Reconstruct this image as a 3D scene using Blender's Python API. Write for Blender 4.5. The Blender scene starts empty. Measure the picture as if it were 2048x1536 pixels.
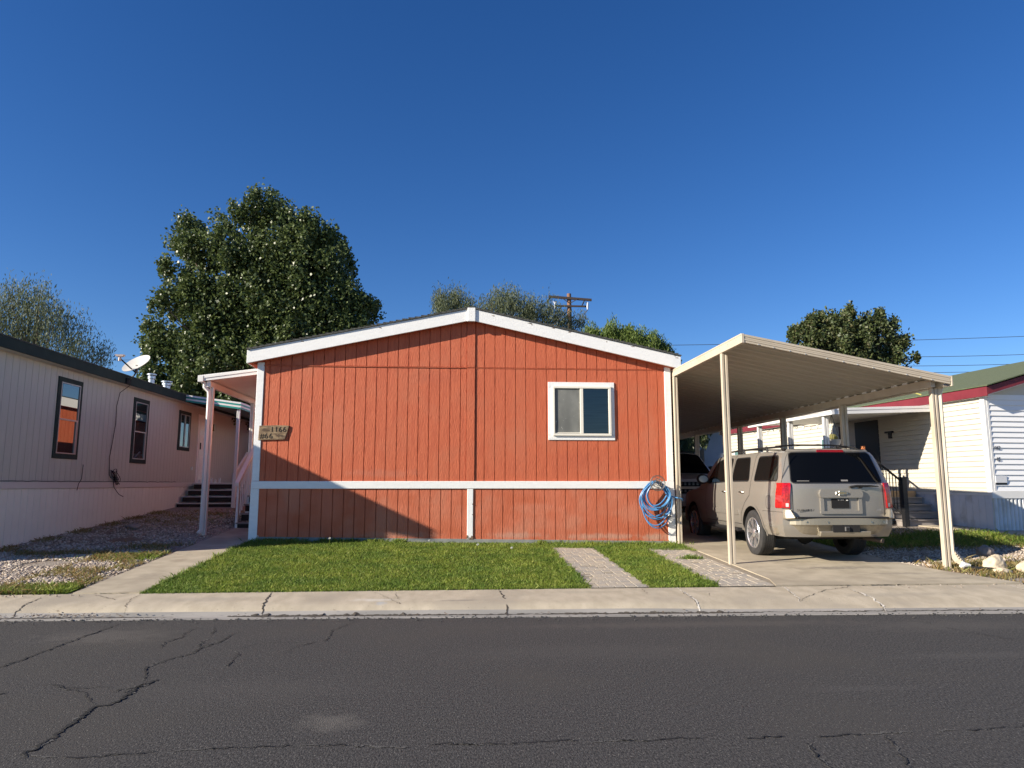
import bpy, bmesh, math, random
import numpy as np
from mathutils import Vector, Matrix, noise

random.seed(7); RNG = np.random.default_rng(11)
R = math.radians
scene = bpy.context.scene
COL = scene.collection

# ---------------------------------------------------------------- camera
cam_data = bpy.data.cameras.new('camera')
cam = bpy.data.objects.new('camera', cam_data); COL.objects.link(cam)
cam_data.sensor_width = 36.0; cam_data.lens = 36.0 * 1420 / 2048
cam_data.clip_start = 0.1; cam_data.clip_end = 2000
cam.location = (0, 0, 1.5)
cam.rotation_euler = (R(90 + 7.98), 0, R(-4.35))
scene.camera = cam

# ---------------------------------------------------------------- light
SUN_AZ, SUN_EL = R(20.4), R(23.6)
ldir = Vector((math.cos(SUN_AZ) * math.cos(SUN_EL), math.sin(SUN_AZ) * math.cos(SUN_EL), -math.sin(SUN_EL)))
world = bpy.data.worlds.new('World'); scene.world = world; world.use_nodes = True
wn = world.node_tree; bg = wn.nodes['Background']
sky = wn.nodes.new('ShaderNodeTexSky'); sky.sky_type = 'NISHITA'; sky.sun_disc = False
sky.sun_elevation = SUN_EL; sky.sun_rotation = math.atan2(-ldir.x, -ldir.y) % (2 * math.pi)
sky.altitude = 1300; sky.air_density = 1.0; sky.dust_density = 0.35; sky.ozone_density = 3.5
hs = wn.nodes.new('ShaderNodeHueSaturation'); hs.inputs['Saturation'].default_value = 1.25; hs.inputs['Value'].default_value = 0.93; hs.inputs['Hue'].default_value = 0.511
wn.links.new(sky.outputs[0], hs.inputs['Color']); wn.links.new(hs.outputs[0], bg.inputs[0]); bg.inputs[1].default_value = 0.08
sun_data = bpy.data.lights.new('sun', 'SUN'); sun_data.energy = 4.8; sun_data.angle = R(0.55)
sun_data.color = (1.0, 0.90, 0.76)
sun = bpy.data.objects.new('sun', sun_data); COL.objects.link(sun)
sun.rotation_euler = ldir.to_track_quat('-Z', 'Y').to_euler(); sun.location = (-20, -8, 15)
scene.view_settings.view_transform = 'Standard'; scene.view_settings.look = 'None'
scene.view_settings.exposure = 0.90; scene.view_settings.gamma = 1.0

# ---------------------------------------------------------------- helpers
def tag(o, label=None, cat=None, group=None, kind=None):
    if label: o['label'] = label
    if cat: o['category'] = cat
    if group: o['group'] = group
    if kind: o['kind'] = kind
    return o
FR = {}
def thing(name, label, cat, loc=(0, 0, 0), rz=0.0, group=None):
    o = bpy.data.objects.new(name, None); COL.objects.link(o)
    o.location = loc; o.rotation_euler = (0, 0, rz); o.empty_display_size = 0.3
    FR[o.name] = Matrix.Translation(Vector(loc)) @ Matrix.Rotation(rz, 4, 'Z')
    return tag(o, label, cat, group)
def lerp(a, b, t): return a + (b - a) * t

class MB:
    def __init__(s): s.v = []; s.f = []
    def add(s, vs, fs):
        n = len(s.v); s.v += [tuple(p) for p in vs]; s.f += [tuple(i + n for i in f) for f in fs]; return s
    def quad(s, a, b, c, d): return s.add([a, b, c, d], [(0, 1, 2, 3)])
    def box(s, x0, x1, y0, y1, z0, z1):
        if x0 > x1: x0, x1 = x1, x0
        if y0 > y1: y0, y1 = y1, y0
        if z0 > z1: z0, z1 = z1, z0
        vs = [(x0, y0, z0), (x1, y0, z0), (x1, y1, z0), (x0, y1, z0), (x0, y0, z1), (x1, y0, z1), (x1, y1, z1), (x0, y1, z1)]
        return s.hexa(vs)
    def hexa(s, vs):
        return s.add(vs, [(0, 3, 2, 1), (4, 5, 6, 7), (0, 1, 5, 4), (1, 2, 6, 5), (2, 3, 7, 6), (3, 0, 4, 7)])
    def prism(s, pts, axis, a, b):
        """extrude a 2-D outline; axis 'y': pts are (x,z); axis 'x': (y,z); axis 'z': (x,y)"""
        n = len(pts)
        def P(p, t):
            return (p[0], t, p[1]) if axis == 'y' else (t, p[0], p[1]) if axis == 'x' else (p[0], p[1], t)
        vs = [P(p, a) for p in pts] + [P(p, b) for p in pts]
        fs = [tuple(range(n)), tuple(range(2 * n - 1, n - 1, -1))] + [(i, i + n, (i + 1) % n + n, (i + 1) % n) for i in range(n)]
        return s.add(vs, fs)
    def tube(s, pts, r, n=8, cap=True, sx=1.0):
        pts = [Vector(p) for p in pts]; rs = r if isinstance(r, (list, tuple)) else [r] * len(pts)
        vs = []; fs = []; prev = None
        for i, p in enumerate(pts):
            d = (pts[min(i + 1, len(pts) - 1)] - pts[max(i - 1, 0)]).normalized()
            if prev is None:
                up = Vector((0, 0, 1)) if abs(d.z) < 0.9 else Vector((1, 0, 0))
                u = d.cross(up).normalized()
            else:
                u = (prev - d * prev.dot(d)).normalized()
            prev = u; w = d.cross(u)
            for k in range(n):
                a = 2 * math.pi * k / n
                vs.append(p + (u * math.cos(a) * sx + w * math.sin(a)) * rs[i])
        for i in range(len(pts) - 1):
            for k in range(n):
                fs.append((i * n + k, i * n + (k + 1) % n, (i + 1) * n + (k + 1) % n, (i + 1) * n + k))
        if cap:
            fs.append(tuple(range(n - 1, -1, -1))); fs.append(tuple((len(pts) - 1) * n + k for k in range(n)))
        return s.add(vs, fs)
    def lathe(s, prof, n=24, c=(0, 0, 0), axis='z', caps=True):
        vs = []; fs = []
        for (r, h) in prof:
            for k in range(n):
                a = 2 * math.pi * k / n; x, y = r * math.cos(a), r * math.sin(a)
                p = (x, y, h) if axis == 'z' else (h, x, y) if axis == 'x' else (y, h, x)
                vs.append((p[0] + c[0], p[1] + c[1], p[2] + c[2]))
        for i in range(len(prof) - 1):
            for k in range(n):
                fs.append((i * n + k, i * n + (k + 1) % n, (i + 1) * n + (k + 1) % n, (i + 1) * n + k))
        if caps: fs.append(tuple(range(n - 1, -1, -1))); fs.append(tuple((len(prof) - 1) * n + k for k in range(n)))
        return s.add(vs, fs)
    def build(s, name, mat, parent=None, smooth=False, bevel=0, local=False, world=False, recalc=True):
        me = bpy.data.meshes.new(name); me.from_pydata(s.v, [], s.f)
        if parent is not None and not local:
            root = parent
            while root.parent: root = root.parent
            me.transform(FR.get(root.name, Matrix()).inverted())
        if recalc or bevel:
            bm = bmesh.new(); bm.from_mesh(me)
            bmesh.ops.recalc_face_normals(bm, faces=bm.faces)
            if bevel:
                ed = [e for e in bm.edges if e.is_manifold and e.calc_face_angle(0) > 0.5]
                if ed: bmesh.ops.bevel(bm, geom=ed, offset=bevel, segments=1, affect='EDGES', clamp_overlap=True)
            bm.to_mesh(me); bm.free()
        me.materials.append(mat)
        if smooth:
            for p in me.polygons: p.use_smooth = True
            me.set_sharp_from_angle(angle=R(38))
        o = bpy.data.objects.new(name, me); COL.objects.link(o)
        if parent is not None: o.parent = parent
        return o
def np_mesh(name, verts, faces_n, mat, parent=None, local=False, smooth=False):
    """verts (N,3) float array, consecutive groups of faces_n vertices are faces"""
    n = len(verts); me = bpy.data.meshes.new(name)
    me.vertices.add(n); me.vertices.foreach_set('co', np.asarray(verts, dtype=np.float32).ravel())
    nf = n // faces_n
    me.loops.add(n); me.loops.foreach_set('vertex_index', np.arange(n, dtype=np.int32))
    me.polygons.add(nf); me.polygons.foreach_set('loop_start', np.arange(0, n, faces_n, dtype=np.int32))
    me.polygons.foreach_set('loop_total', np.full(nf, faces_n, dtype=np.int32))
    me.update(calc_edges=True); me.materials.append(mat)
    if parent is not None and not local:
        root = parent
        while root.parent: root = root.parent
        me.transform(FR.get(root.name, Matrix()).inverted())
    o = bpy.data.objects.new(name, me); COL.objects.link(o)
    if parent is not None: o.parent = parent
    return o

# ---------------------------------------------------------------- materials
def mat(name, col, rough=0.6, metal=0.0, col2=None, vscale=3.0, vstretch=(1, 1, 1), vsharp=(0.35, 0.65), bump=0.0, bscale=40.0,
        bstretch=(1, 1, 1), bdist=0.01, coat=0.0, spec=0.5, island=None, trans=0.0, alpha=1.0, col3=None, v3=0.6, detail=6.0, emis=None, speck=None):
    m = bpy.data.materials.new(name); m.use_nodes = True; nt = m.node_tree; N = nt.nodes; L = nt.links
    b = N['Principled BSDF']
    b.inputs['Roughness'].default_value = rough; b.inputs['Metallic'].default_value = metal
    b.inputs['Base Color'].default_value = (*col, 1); b.inputs['Specular IOR Level'].default_value = spec
    b.inputs['Coat Weight'].default_value = coat; b.inputs['Coat Roughness'].default_value = 0.05
    b.inputs['Alpha'].default_value = alpha
    if emis: b.inputs['Emission Color'].default_value = (*emis, 1); b.inputs['Emission Strength'].default_value = 1
    tc = N.new('ShaderNodeTexCoord')
    def noise_(scale, stretch, det=detail):
        mp = N.new('ShaderNodeMapping'); mp.inputs['Scale'].default_value = stretch
        L.new(tc.outputs['Object'], mp.inputs[0])
        n = N.new('ShaderNodeTexNoise'); n.inputs['Scale'].default_value = scale; n.inputs['Detail'].default_value = det
        L.new(mp.outputs[0], n.inputs['Vector']); return n
    src = None
    if col2:
        n = noise_(vscale, vstretch); r = N.new('ShaderNodeValToRGB')
        r.color_ramp.elements[0].position = vsharp[0]; r.color_ramp.elements[1].position = vsharp[1]
        r.color_ramp.elements[0].color = (*col, 1); r.color_ramp.elements[1].color = (*col2, 1)
        L.new(n.outputs['Fac'], r.inputs[0]); src = r.outputs[0]
    if col3:
        n = noise_(v3, (1, 1, 1), 3.0); r = N.new('ShaderNodeMapRange'); r.inputs[1].default_value = 0.5; r.inputs[2].default_value = 0.68
        L.new(n.outputs['Fac'], r.inputs[0]); mx = N.new('ShaderNodeMix'); mx.data_type = 'RGBA'
        L.new(r.outputs[0], mx.inputs['Factor'])
        if src: L.new(src, mx.inputs['A'])
        else: mx.inputs['A'].default_value = (*col, 1)
        mx.inputs['B'].default_value = (*col3, 1); src = mx.outputs['Result']
    if speck:
        n = noise_(speck[0], (1, 1, 1), 2.0); r = N.new('ShaderNodeMapRange'); r.inputs[1].default_value = speck[2]; r.inputs[2].default_value = speck[2] + 0.06
        L.new(n.outputs['Fac'], r.inputs[0]); mx = N.new('ShaderNodeMix'); mx.data_type = 'RGBA'
        L.new(r.outputs[0], mx.inputs['Factor'])
        if src: L.new(src, mx.inputs['A'])
        else: mx.inputs['A'].default_value = (*col, 1)
        mx.inputs['B'].default_value = (*speck[1], 1); src = mx.outputs['Result']
    if island:
        g = N.new('ShaderNodeNewGeometry'); r = N.new('ShaderNodeValToRGB'); cr = r.color_ramp
        cr.interpolation = 'LINEAR'
        while len(cr.elements) < len(island): cr.elements.new(0.5)
        for i, c in enumerate(island):
            cr.elements[i].position = i / max(1, len(island) - 1); cr.elements[i].color = (*c, 1)
        L.new(g.outputs['Random Per Island'], r.inputs[0])
        if src:
            mx = N.new('ShaderNodeMix'); mx.data_type = 'RGBA'; mx.blend_type = 'MULTIPLY'; mx.inputs['Factor'].default_value = 1
            L.new(src, mx.inputs['A']); L.new(r.outputs[0], mx.inputs['B']); src = mx.outputs['Result']
        else: src = r.outputs[0]
    if src: L.new(src, b.inputs['Base Color'])
    if bump:
        n = noise_(bscale, bstretch); bp = N.new('ShaderNodeBump'); bp.inputs['Strength'].default_value = bump
        bp.inputs['Distance'].default_value = bdist
        L.new(n.outputs['Fac'], bp.inputs['Height']); L.new(bp.outputs[0], b.inputs['Normal'])
    if trans:
        t = N.new('ShaderNodeBsdfTranslucent'); ms = N.new('ShaderNodeMixShader'); ms.inputs[0].default_value = trans
        if src: L.new(src, t.inputs[0])
        else: t.inputs[0].default_value = (*col, 1)
        L.new(b.outputs[0], ms.inputs[1]); L.new(t.outputs[0], ms.inputs[2])
        L.new(ms.outputs[0], N['Material Output'].inputs[0])
    return m
def glass_mat(name, tint=(0.02, 0.03, 0.03), rough=0.02, mirror=0.0):
    m = mat(name, tint, rough=rough, spec=0.6)
    b = m.node_tree.nodes['Principled BSDF']; b.inputs['IOR'].default_value = 1.5 + mirror
    return m

M = {}
M['asphalt'] = mat('asphalt', (0.024, 0.023, 0.0225), 0.92, col2=(0.080, 0.076, 0.072), vscale=85, vstretch=(1, .42, 1), vsharp=(0.36, 0.66), col3=(0.056, 0.052, 0.047), v3=0.5, bump=.6, bscale=110, bstretch=(1, .6, 1), bdist=0.010, speck=(75, (0.20, 0.19, 0.17), 0.64), detail=6.0, spec=0.3)
def add_spots(m, spots, xz=False):
    """pale worn or stained places with a shape of their own: (x, y, rx, ry, colour, strength)"""
    nt = m.node_tree; N = nt.nodes; L = nt.links; b = N['Principled BSDF']; tc = N.new('ShaderNodeTexCoord')
    nz = N.new('ShaderNodeTexNoise'); nz.inputs['Scale'].default_value = 7.0; nz.inputs['Detail'].default_value = 10; nz.inputs['Roughness'].default_value = .7; L.new(tc.outputs['Object'], nz.inputs['Vector'])
    for (x, y, rx, ry, c, st) in spots:
        mp = N.new('ShaderNodeMapping'); mp.vector_type = 'POINT'; mp.inputs['Location'].default_value = (-x / rx, 0, -y / ry) if xz else (-x / rx, -y / ry, 0); mp.inputs['Scale'].default_value = (1 / rx, 0, 1 / ry) if xz else (1 / rx, 1 / ry, 0)
        L.new(tc.outputs['Object'], mp.inputs[0]); ln = N.new('ShaderNodeVectorMath'); ln.operation = 'LENGTH'; L.new(mp.outputs[0], ln.inputs[0])
        nm_ = N.new('ShaderNodeMath'); nm_.operation = 'MULTIPLY'; nm_.inputs[1].default_value = 1.9; L.new(nz.outputs['Fac'], nm_.inputs[0])
        ad = N.new('ShaderNodeMath'); ad.operation = 'ADD'; L.new(ln.outputs['Value'], ad.inputs[0]); L.new(nm_.outputs[0], ad.inputs[1])
        mr = N.new('ShaderNodeMapRange'); mr.interpolation_type = 'SMOOTHSTEP'; mr.inputs[1].default_value = 1.85; mr.inputs[2].default_value = 1.05; mr.inputs[3].default_value = 0; mr.inputs[4].default_value = st; L.new(ad.outputs[0], mr.inputs[0])
        mx = N.new('ShaderNodeMix'); mx.data_type = 'RGBA'; old = b.inputs['Base Color'].links[0].from_socket
        L.new(mr.outputs[0], mx.inputs['Factor']); L.new(old, mx.inputs['A']); mx.inputs['B'].default_value = (*c, 1); L.new(mx.outputs['Result'], b.inputs['Base Color'])
add_spots(M['asphalt'], [(-3.5, 7.6, 1.0, .55, (.11, .10, .088), .55), (-.79, 4.83, .30, .26, (.13, .12, .105), .6), (-5.4, 7.3, .8, .5, (.10, .09, .08), .45), (2.6, 7.75, 3.0, .25, (.095, .085, .075), .5), (5.2, 7.5, 1.6, .45, (.09, .083, .075), .5), (3.0, 5.3, .8, .12, (.09, .085, .08), .3), (1.2, 6.6, 2.2, .5, (.085, .08, .073), .25), (-1.5, 5.6, 1.6, .5, (.085, .08, .074), .22), (4.6, 6.2, 1.3, .2, (.1, .094, .086), .25)])
M['crack'] = mat('crack_filler', (0.008, 0.008, 0.008), 0.95)
M['crack_edge'] = mat('crumbled_asphalt', (0.12, 0.115, 0.105), 0.95, col2=(0.05, 0.048, 0.045), vscale=90, bump=0.6, bscale=150)
M['concrete'] = mat('concrete', (0.39, 0.335, 0.245), 0.85, col2=(0.48, 0.415, 0.31), vscale=7, vstretch=(1, .5, 1), col3=(0.34, 0.295, 0.225), v3=0.9, bump=0.6, bscale=70, bdist=0.006, speck=(45, (0.25, 0.22, 0.17), 0.68))
M['gutter'] = mat('gutter_concrete', (0.23, 0.22, 0.20), 0.9, col2=(0.33, 0.31, 0.28), vscale=6, bump=0.4, bscale=150, bdist=0.004, vstretch=(0.15, 1, 1))
add_spots(M['concrete'], [(-1.0, 8.95, .45, .10, (.62, .60, .54), .5), (0.0, 8.85, .5, .06, (.16, .15, .13), .5), (-6, 8.8, 1.6, .14, (.22, .20, .17), .45), (3.2, 9.2, .35, .12, (.24, .21, .17), .4), (-3.0, 9.1, .9, .22, (.30, .27, .22), .45), (5.6, 8.9, 1.1, .2, (.26, .235, .19), .45), (1.6, 9.25, .8, .12, (.30, .27, .21), .35), (-.9, 8.8, .09, .1, (.25, .32, .40), .45)])
M['slab'] = mat('driveway_concrete', (0.36, 0.31, 0.225), 0.8, col2=(0.46, 0.40, 0.295), vscale=3.5, col3=(0.31, 0.265, 0.195), v3=0.8, bump=0.35, bscale=120, bdist=0.004)
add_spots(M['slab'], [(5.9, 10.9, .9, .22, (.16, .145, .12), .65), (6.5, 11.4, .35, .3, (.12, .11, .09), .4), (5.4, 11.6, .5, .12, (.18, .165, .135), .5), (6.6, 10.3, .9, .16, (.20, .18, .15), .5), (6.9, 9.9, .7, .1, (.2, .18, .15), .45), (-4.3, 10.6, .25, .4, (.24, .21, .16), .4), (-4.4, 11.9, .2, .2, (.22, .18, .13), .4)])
M['grout'] = mat('dirt', (0.16, 0.13, 0.095), 0.95, col2=(0.24, 0.20, 0.15), vscale=12, bump=0.8, bscale=60, bdist=0.02)
M['soil'] = mat('soil', (0.05, 0.055, 0.025), 0.95, col2=(0.09, 0.085, 0.04), vscale=8, bump=0.8, bscale=60, bdist=0.02)
M['gravelbase'] = mat('gravel_base', (0.22, 0.185, 0.15), 0.95, col2=(0.40, 0.35, 0.29), vscale=38, vsharp=(0.45, 0.6), bump=1.0, bscale=30, bdist=0.03, col3=(0.20, 0.13, 0.08), v3=0.9)
M['stones'] = mat('gravel_stones', (0.5, 0.45, 0.4), 0.9, island=[(0.15, 0.12, 0.10), (0.42, 0.35, 0.27), (0.56, 0.48, 0.39), (0.28, 0.21, 0.15), (0.66, 0.59, 0.50)], bump=0.5, bscale=60)
M['pavers'] = mat('paver_stone', (0.40, 0.36, 0.30), 0.9, island=[(0.30, 0.28, 0.245), (0.37, 0.33, 0.27), (0.43, 0.37, 0.28), (0.33, 0.30, 0.26)], bump=0.7, bscale=40, bdist=0.01)
M['grass'] = mat('grass_blades', (1.5, 1.28, 1.05), 0.6, col2=(.86, .92, .78), vscale=2.2, spec=0.25, island=[(0.065, 0.12, 0.016), (0.12, 0.20, 0.028), (0.17, 0.25, 0.045), (0.24, 0.29, 0.09), (0.10, 0.17, 0.025)], trans=0.35)
M['drygrass'] = mat('dry_grass_blades', (0.3, 0.2, 0.1), 0.8, spec=0.2, island=[(0.20, 0.11, 0.04), (0.35, 0.24, 0.10), (0.15, 0.17, 0.04), (0.42, 0.33, 0.17), (0.11, 0.15, 0.035)], trans=0.3)
M['red'] = mat('red_painted_siding', (0.50, 0.112, 0.050), 0.62, col2=(0.58, 0.145, 0.065), vscale=5, vstretch=(6, 6, 0.5), col3=(0.53, 0.145, 0.07), v3=1.3, bump=0.9, bscale=22, bstretch=(5, 5, 0.5), bdist=0.012, spec=0.3)
M['redskirt'] = mat('red_painted_skirt', (0.50, 0.125, 0.056), 0.68, col2=(0.56, 0.165, 0.088), vscale=2.0, col3=(0.54, 0.19, 0.11), v3=1.6, bump=0.8, bscale=22, bstretch=(5, 5, 0.5), bdist=0.012, spec=0.3)
add_spots(M['redskirt'], [(.9, .10, .9, .09, (.50, .33, .25), .45), (2.6, .07, 1.3, .09, (.52, .36, .27), .5), (-1.4, .12, 1.2, .09, (.45, .28, .2), .4), (1.3, .62, .7, .18, (.60, .24, .15), .45), (3.2, .5, .5, .3, (.56, .22, .13), .4), (-.6, .5, .35, .4, (.58, .22, .13), .35), (3.7, .05, .4, .12, (.48, .36, .27), .6)], xz=True)
add_spots(M['red'], [(-2.6, 2.2, .5, .9, (.56, .17, .09), .4), (1.0, 1.9, .35, 1.2, (.55, .17, .09), .35), (3.6, 2.0, .3, .9, (.56, .18, .1), .35), (-.7, 3.2, .8, .25, (.44, .1, .05), .35), (2.2, 1.55, .8, .3, (.45, .10, .05), .4), (-1.7, 1.3, 1.2, .12, (.52, .2, .13), .35)], xz=True)
M['groove'] = mat('red_groove', (0.16, 0.032, 0.018), 0.85)
M['trim'] = mat('white_painted_trim', (0.82, 0.82, 0.79), 0.5, col2=(0.87, 0.87, 0.84), vscale=6, vstretch=(1, 1, 3), bump=0.5, bscale=35, bdist=0.006)
M['peel'] = mat('bare_wood_chip', (0.18, 0.12, 0.08), 0.9)
M['vinyl'] = mat('almond_vinyl', (0.83, 0.79, 0.68), 0.35)
M['shingle'] = mat('dark_shingle', (0.055, 0.057, 0.05), 0.95, col2=(0.10, 0.10, 0.09), vscale=25, bump=0.8, bscale=60)
M['footing'] = mat('grey_footing', (0.20, 0.215, 0.20), 0.8, col2=(0.28, 0.29, 0.26), vscale=5)
M['screen'] = mat('insect_screen', (0.13, 0.135, 0.125), 0.75, col2=(0.21, 0.215, 0.195), vscale=4, vstretch=(1, 1, 0.5), col3=(0.17, 0.175, 0.16), v3=5, speck=(26, (0.42, 0.42, 0.39), 0.70))
M['blind'] = mat('window_blind', (0.13, 0.20, 0.205), 0.5, col2=(0.19, 0.27, 0.265), vscale=3, vstretch=(0.4, 1, 14), bump=0.15, bscale=6)
M['darkin'] = mat('dark_interior', (0.012, 0.012, 0.012), 0.8)
M['tan'] = mat('tan_painted_aluminium', (0.53, 0.455, 0.345), 0.42, col2=(0.57, 0.49, 0.375), vscale=3, spec=0.5, col3=(0.47, 0.40, 0.30), v3=2.0)
M['tanunder'] = mat('tan_roof_pan', (0.47, 0.425, 0.35), 0.38, col2=(0.51, 0.465, 0.385), vscale=2, vstretch=(0.3, 3, 1))
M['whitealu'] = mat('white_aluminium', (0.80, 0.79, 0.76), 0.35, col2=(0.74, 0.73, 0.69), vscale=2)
M['greywall'] = mat('grey_painted_siding', (0.48, 0.485, 0.425), 0.65, col2=(0.515, 0.52, 0.455), vscale=4, vstretch=(3, 3, 0.4), bump=0.4, bscale=30, bstretch=(4, 4, 0.5), bdist=0.006)
M['greyskirt'] = mat('grey_skirt', (0.76, 0.77, 0.68), 0.55, col2=(0.79, 0.80, 0.71), vscale=3)
M['greyband'] = mat('grey_band', (0.60, 0.58, 0.54), 0.5)
M['greytrim'] = mat('dark_green_grey_trim', (0.026, 0.042, 0.037), 0.75, col2=(0.034, 0.05, 0.045), vscale=6, spec=0.15)
M['teal'] = mat('teal_awning_stripe', (0.03, 0.27, 0.23), 0.4)
M['tealroof'] = mat('teal_awning_top', (0.12, 0.20, 0.19), 0.5)
M['winglass'] = glass_mat('window_glass', (0.012, 0.016, 0.018), 0.01, 0.7)
M['winframe'] = mat('grey_window_frame', (0.36, 0.36, 0.36), 0.35, metal=0.4)
M['cream'] = mat('cream_vinyl_siding', (0.56, 0.525, 0.435), 0.45, col2=(0.59, 0.555, 0.46), vscale=1.5)
M['whiteskirt'] = mat('white_skirt', (0.63, 0.65, 0.67), 0.5, col2=(0.72, 0.73, 0.74), vscale=1.5, col3=(0.5, 0.5, 0.48), v3=2.5)
M['maroon'] = mat('maroon_fascia', (0.145, 0.02, 0.028), 0.5, col2=(0.18, 0.025, 0.034), vscale=3, spec=0.35)
M['greenroof'] = mat('green_shingle', (0.075, 0.098, 0.048), 0.95, col2=(0.115, 0.135, 0.075), vscale=18, vstretch=(3, 0.6, 1), bump=0.7, bscale=50)
M['black'] = mat('black_metal', (0.012, 0.012, 0.013), 0.45)
M['matteblack'] = mat('matte_black', (0.01, 0.01, 0.01), 0.85)
M['rubber'] = mat('tyre_rubber', (0.022, 0.022, 0.023), 0.75, col2=(0.035, 0.034, 0.033), vscale=8)
M['rim'] = mat('machined_rim', (0.68, 0.68, 0.69), 0.25, metal=0.85)
M['chrome'] = mat('chrome', (0.6, 0.58, 0.53), 0.28, metal=1.0)
M['galv'] = mat('galvanised_metal', (0.62, 0.65, 0.66), 0.35, metal=0.75, col2=(0.72, 0.75, 0.76), vscale=8)
M['dish'] = mat('dish_grey', (0.50, 0.48, 0.44), 0.55, col2=(0.56, 0.54, 0.50), vscale=5)
M['hose'] = mat('blue_hose', (0.06, 0.22, 0.46), 0.38, col2=(0.10, 0.29, 0.55), vscale=12, spec=0.5)
M['wood'] = mat('weathered_plank', (0.15, 0.095, 0.05), 0.8, col2=(0.36, 0.26, 0.15), vscale=9, vstretch=(1, 1, 7), bump=0.5, bscale=20, bstretch=(1, 1, 6), col3=(0.14, 0.09, 0.055), v3=7)
M['ink'] = mat('burnt_lettering', (0.02, 0.012, 0.008), 0.8)
M['deckwood'] = mat('grey_step_board', (0.24, 0.215, 0.195), 0.8, col2=(0.31, 0.28, 0.255), vscale=8, vstretch=(0.3, 2, 2))
M['brownstep'] = mat('dark_brown_riser', (0.03, 0.02, 0.015), 0.8)
M['orangewood'] = mat('orange_stained_post', (0.42, 0.12, 0.03), 0.6, col2=(0.50, 0.16, 0.045), vscale=8, vstretch=(1, 1, 0.2))
M['polewood'] = mat('utility_pole_wood', (0.16, 0.085, 0.05), 0.9, col2=(0.28, 0.15, 0.09), vscale=6, vstretch=(1, 1, 0.1))
M['armwood'] = mat('crossarm_wood', (0.06, 0.045, 0.04), 0.9)
M['insul'] = mat('insulator', (0.55, 0.58, 0.62), 0.3)
M['wire'] = mat('power_wire', (0.05, 0.055, 0.06), 0.7)
M['bark'] = mat('bark', (0.12, 0.09, 0.065), 0.95, col2=(0.2, 0.16, 0.12), vscale=6, vstretch=(2, 2, 0.4), bump=0.7, bscale=20)
M['leafdark'] = mat('cottonwood_leaf', (0.05, 0.09, 0.03), 0.40, spec=0.45, island=[(0.045, 0.07, 0.022), (0.085, 0.12, 0.036), (0.13, 0.17, 0.05), (0.07, 0.105, 0.033), (0.18, 0.22, 0.09)], trans=0.3)
M['leafgrey'] = mat('willow_leaf', (0.1, 0.14, 0.07), 0.6, spec=0.4, island=[(0.08, 0.10, 0.05), (0.13, 0.16, 0.08), (0.18, 0.21, 0.12), (0.10, 0.115, 0.055)], trans=0.4)
M['leafgreen'] = mat('bright_shrub_leaf', (0.1, 0.17, 0.03), 0.6, spec=0.4, island=[(0.07, 0.12, 0.02), (0.12, 0.18, 0.035), (0.17, 0.22, 0.05), (0.09, 0.15, 0.03)], trans=0.3)
M['leafolive'] = mat('round_tree_leaf', (0.06, 0.09, 0.03), 0.5, spec=0.4, island=[(0.04, 0.06, 0.025), (0.07, 0.10, 0.03), (0.10, 0.12, 0.04), (0.06, 0.085, 0.035), (0.13, 0.12, 0.05)], trans=0.22)
M['rockgrey'] = mat('grey_boulder', (0.22, 0.19, 0.17), 0.9, col2=(0.34, 0.27, 0.22), vscale=9, bump=0.8, bscale=18, bdist=0.02)
M['rocktan'] = mat('tan_boulder', (0.52, 0.43, 0.30), 0.9, col2=(0.62, 0.53, 0.39), vscale=9, bump=0.8, bscale=18, bdist=0.02)
M['dandelion'] = mat('seed_head', (0.75, 0.75, 0.7), 0.9)
M['whiteplastic'] = mat('white_plastic', (0.75, 0.75, 0.72), 0.5)
M['lamp'] = mat('clear_bulb', (0.85, 0.85, 0.8), 0.2)
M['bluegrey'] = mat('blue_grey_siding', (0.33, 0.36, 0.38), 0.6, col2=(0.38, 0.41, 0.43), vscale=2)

# ---------------------------------------------------------------- terrain height
def sl(x):
    return 0.06 if x < -3 else 0.038 if x > 4 else 0.06 - 0.022 * (x + 3) / 7
def _s(t): t = max(0.0, min(1.0, t)); return t * t * (3 - 2 * t)
def G(x, y): return 0.14 + sl(x) * max(0.0, min(y, 26) - 9.5) + 0.15 * _s((x - 8.3) / 2.2) * _s((y - 12.2) / 2.4)
def Gn(x, y):
    s = np.clip(0.06 - 0.022 * (x + 3) / 7, 0.038, 0.06)
    a = np.clip((x - 8.3) / 2.2, 0, 1); c = np.clip((y - 12.2) / 2.4, 0, 1)
    return 0.14 + s * np.clip(np.minimum(y, 26) - 9.5, 0, None) + 0.15 * a * a * (3 - 2 * a) * c * c * (3 - 2 * c)
def ye(x): return 8.315 - 0.0345 * max(-12, min(12, x))      # edge of the asphalt
def yb(x): return 9.49 - 0.012 * max(-12, min(12, x))        # back of the sidewalk
# ================================================================ SETTING
def grid_sheet(name, xs, ys, zf, m, kind='structure', smooth=False):
    b = MB(); nx = len(xs)
    for y in ys:
        for x in xs:
            b.v.append((x, y, zf(x, y)))
    for j in range(len(ys) - 1):
        for i in range(nx - 1):
            b.f.append((j * nx + i, j * nx + i + 1, (j + 1) * nx + i + 1, (j + 1) * nx + i))
    o = b.build(name, m, recalc=False); o['kind'] = kind
    if smooth:
        for p in o.data.polygons: p.use_smooth = True
    return o
def frange(a, b, n): return [a + (b - a) * i / n for i in range(n + 1)]

def zt(x, y):
    if y < 9.3: return -0.06
    if y < 9.6: return 0.06
    return G(x, y) - 0.02
grid_sheet('ground', [-900, -300, -100, -50] + frange(-30, 30, 60) + [50, 100, 300, 900],
           [-600, -100, -20, 0, 7.9, 9.2, 9.45, 9.62] + frange(10, 30, 40) + [34, 40, 60, 100, 300, 900], zt, M['grout'])

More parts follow.
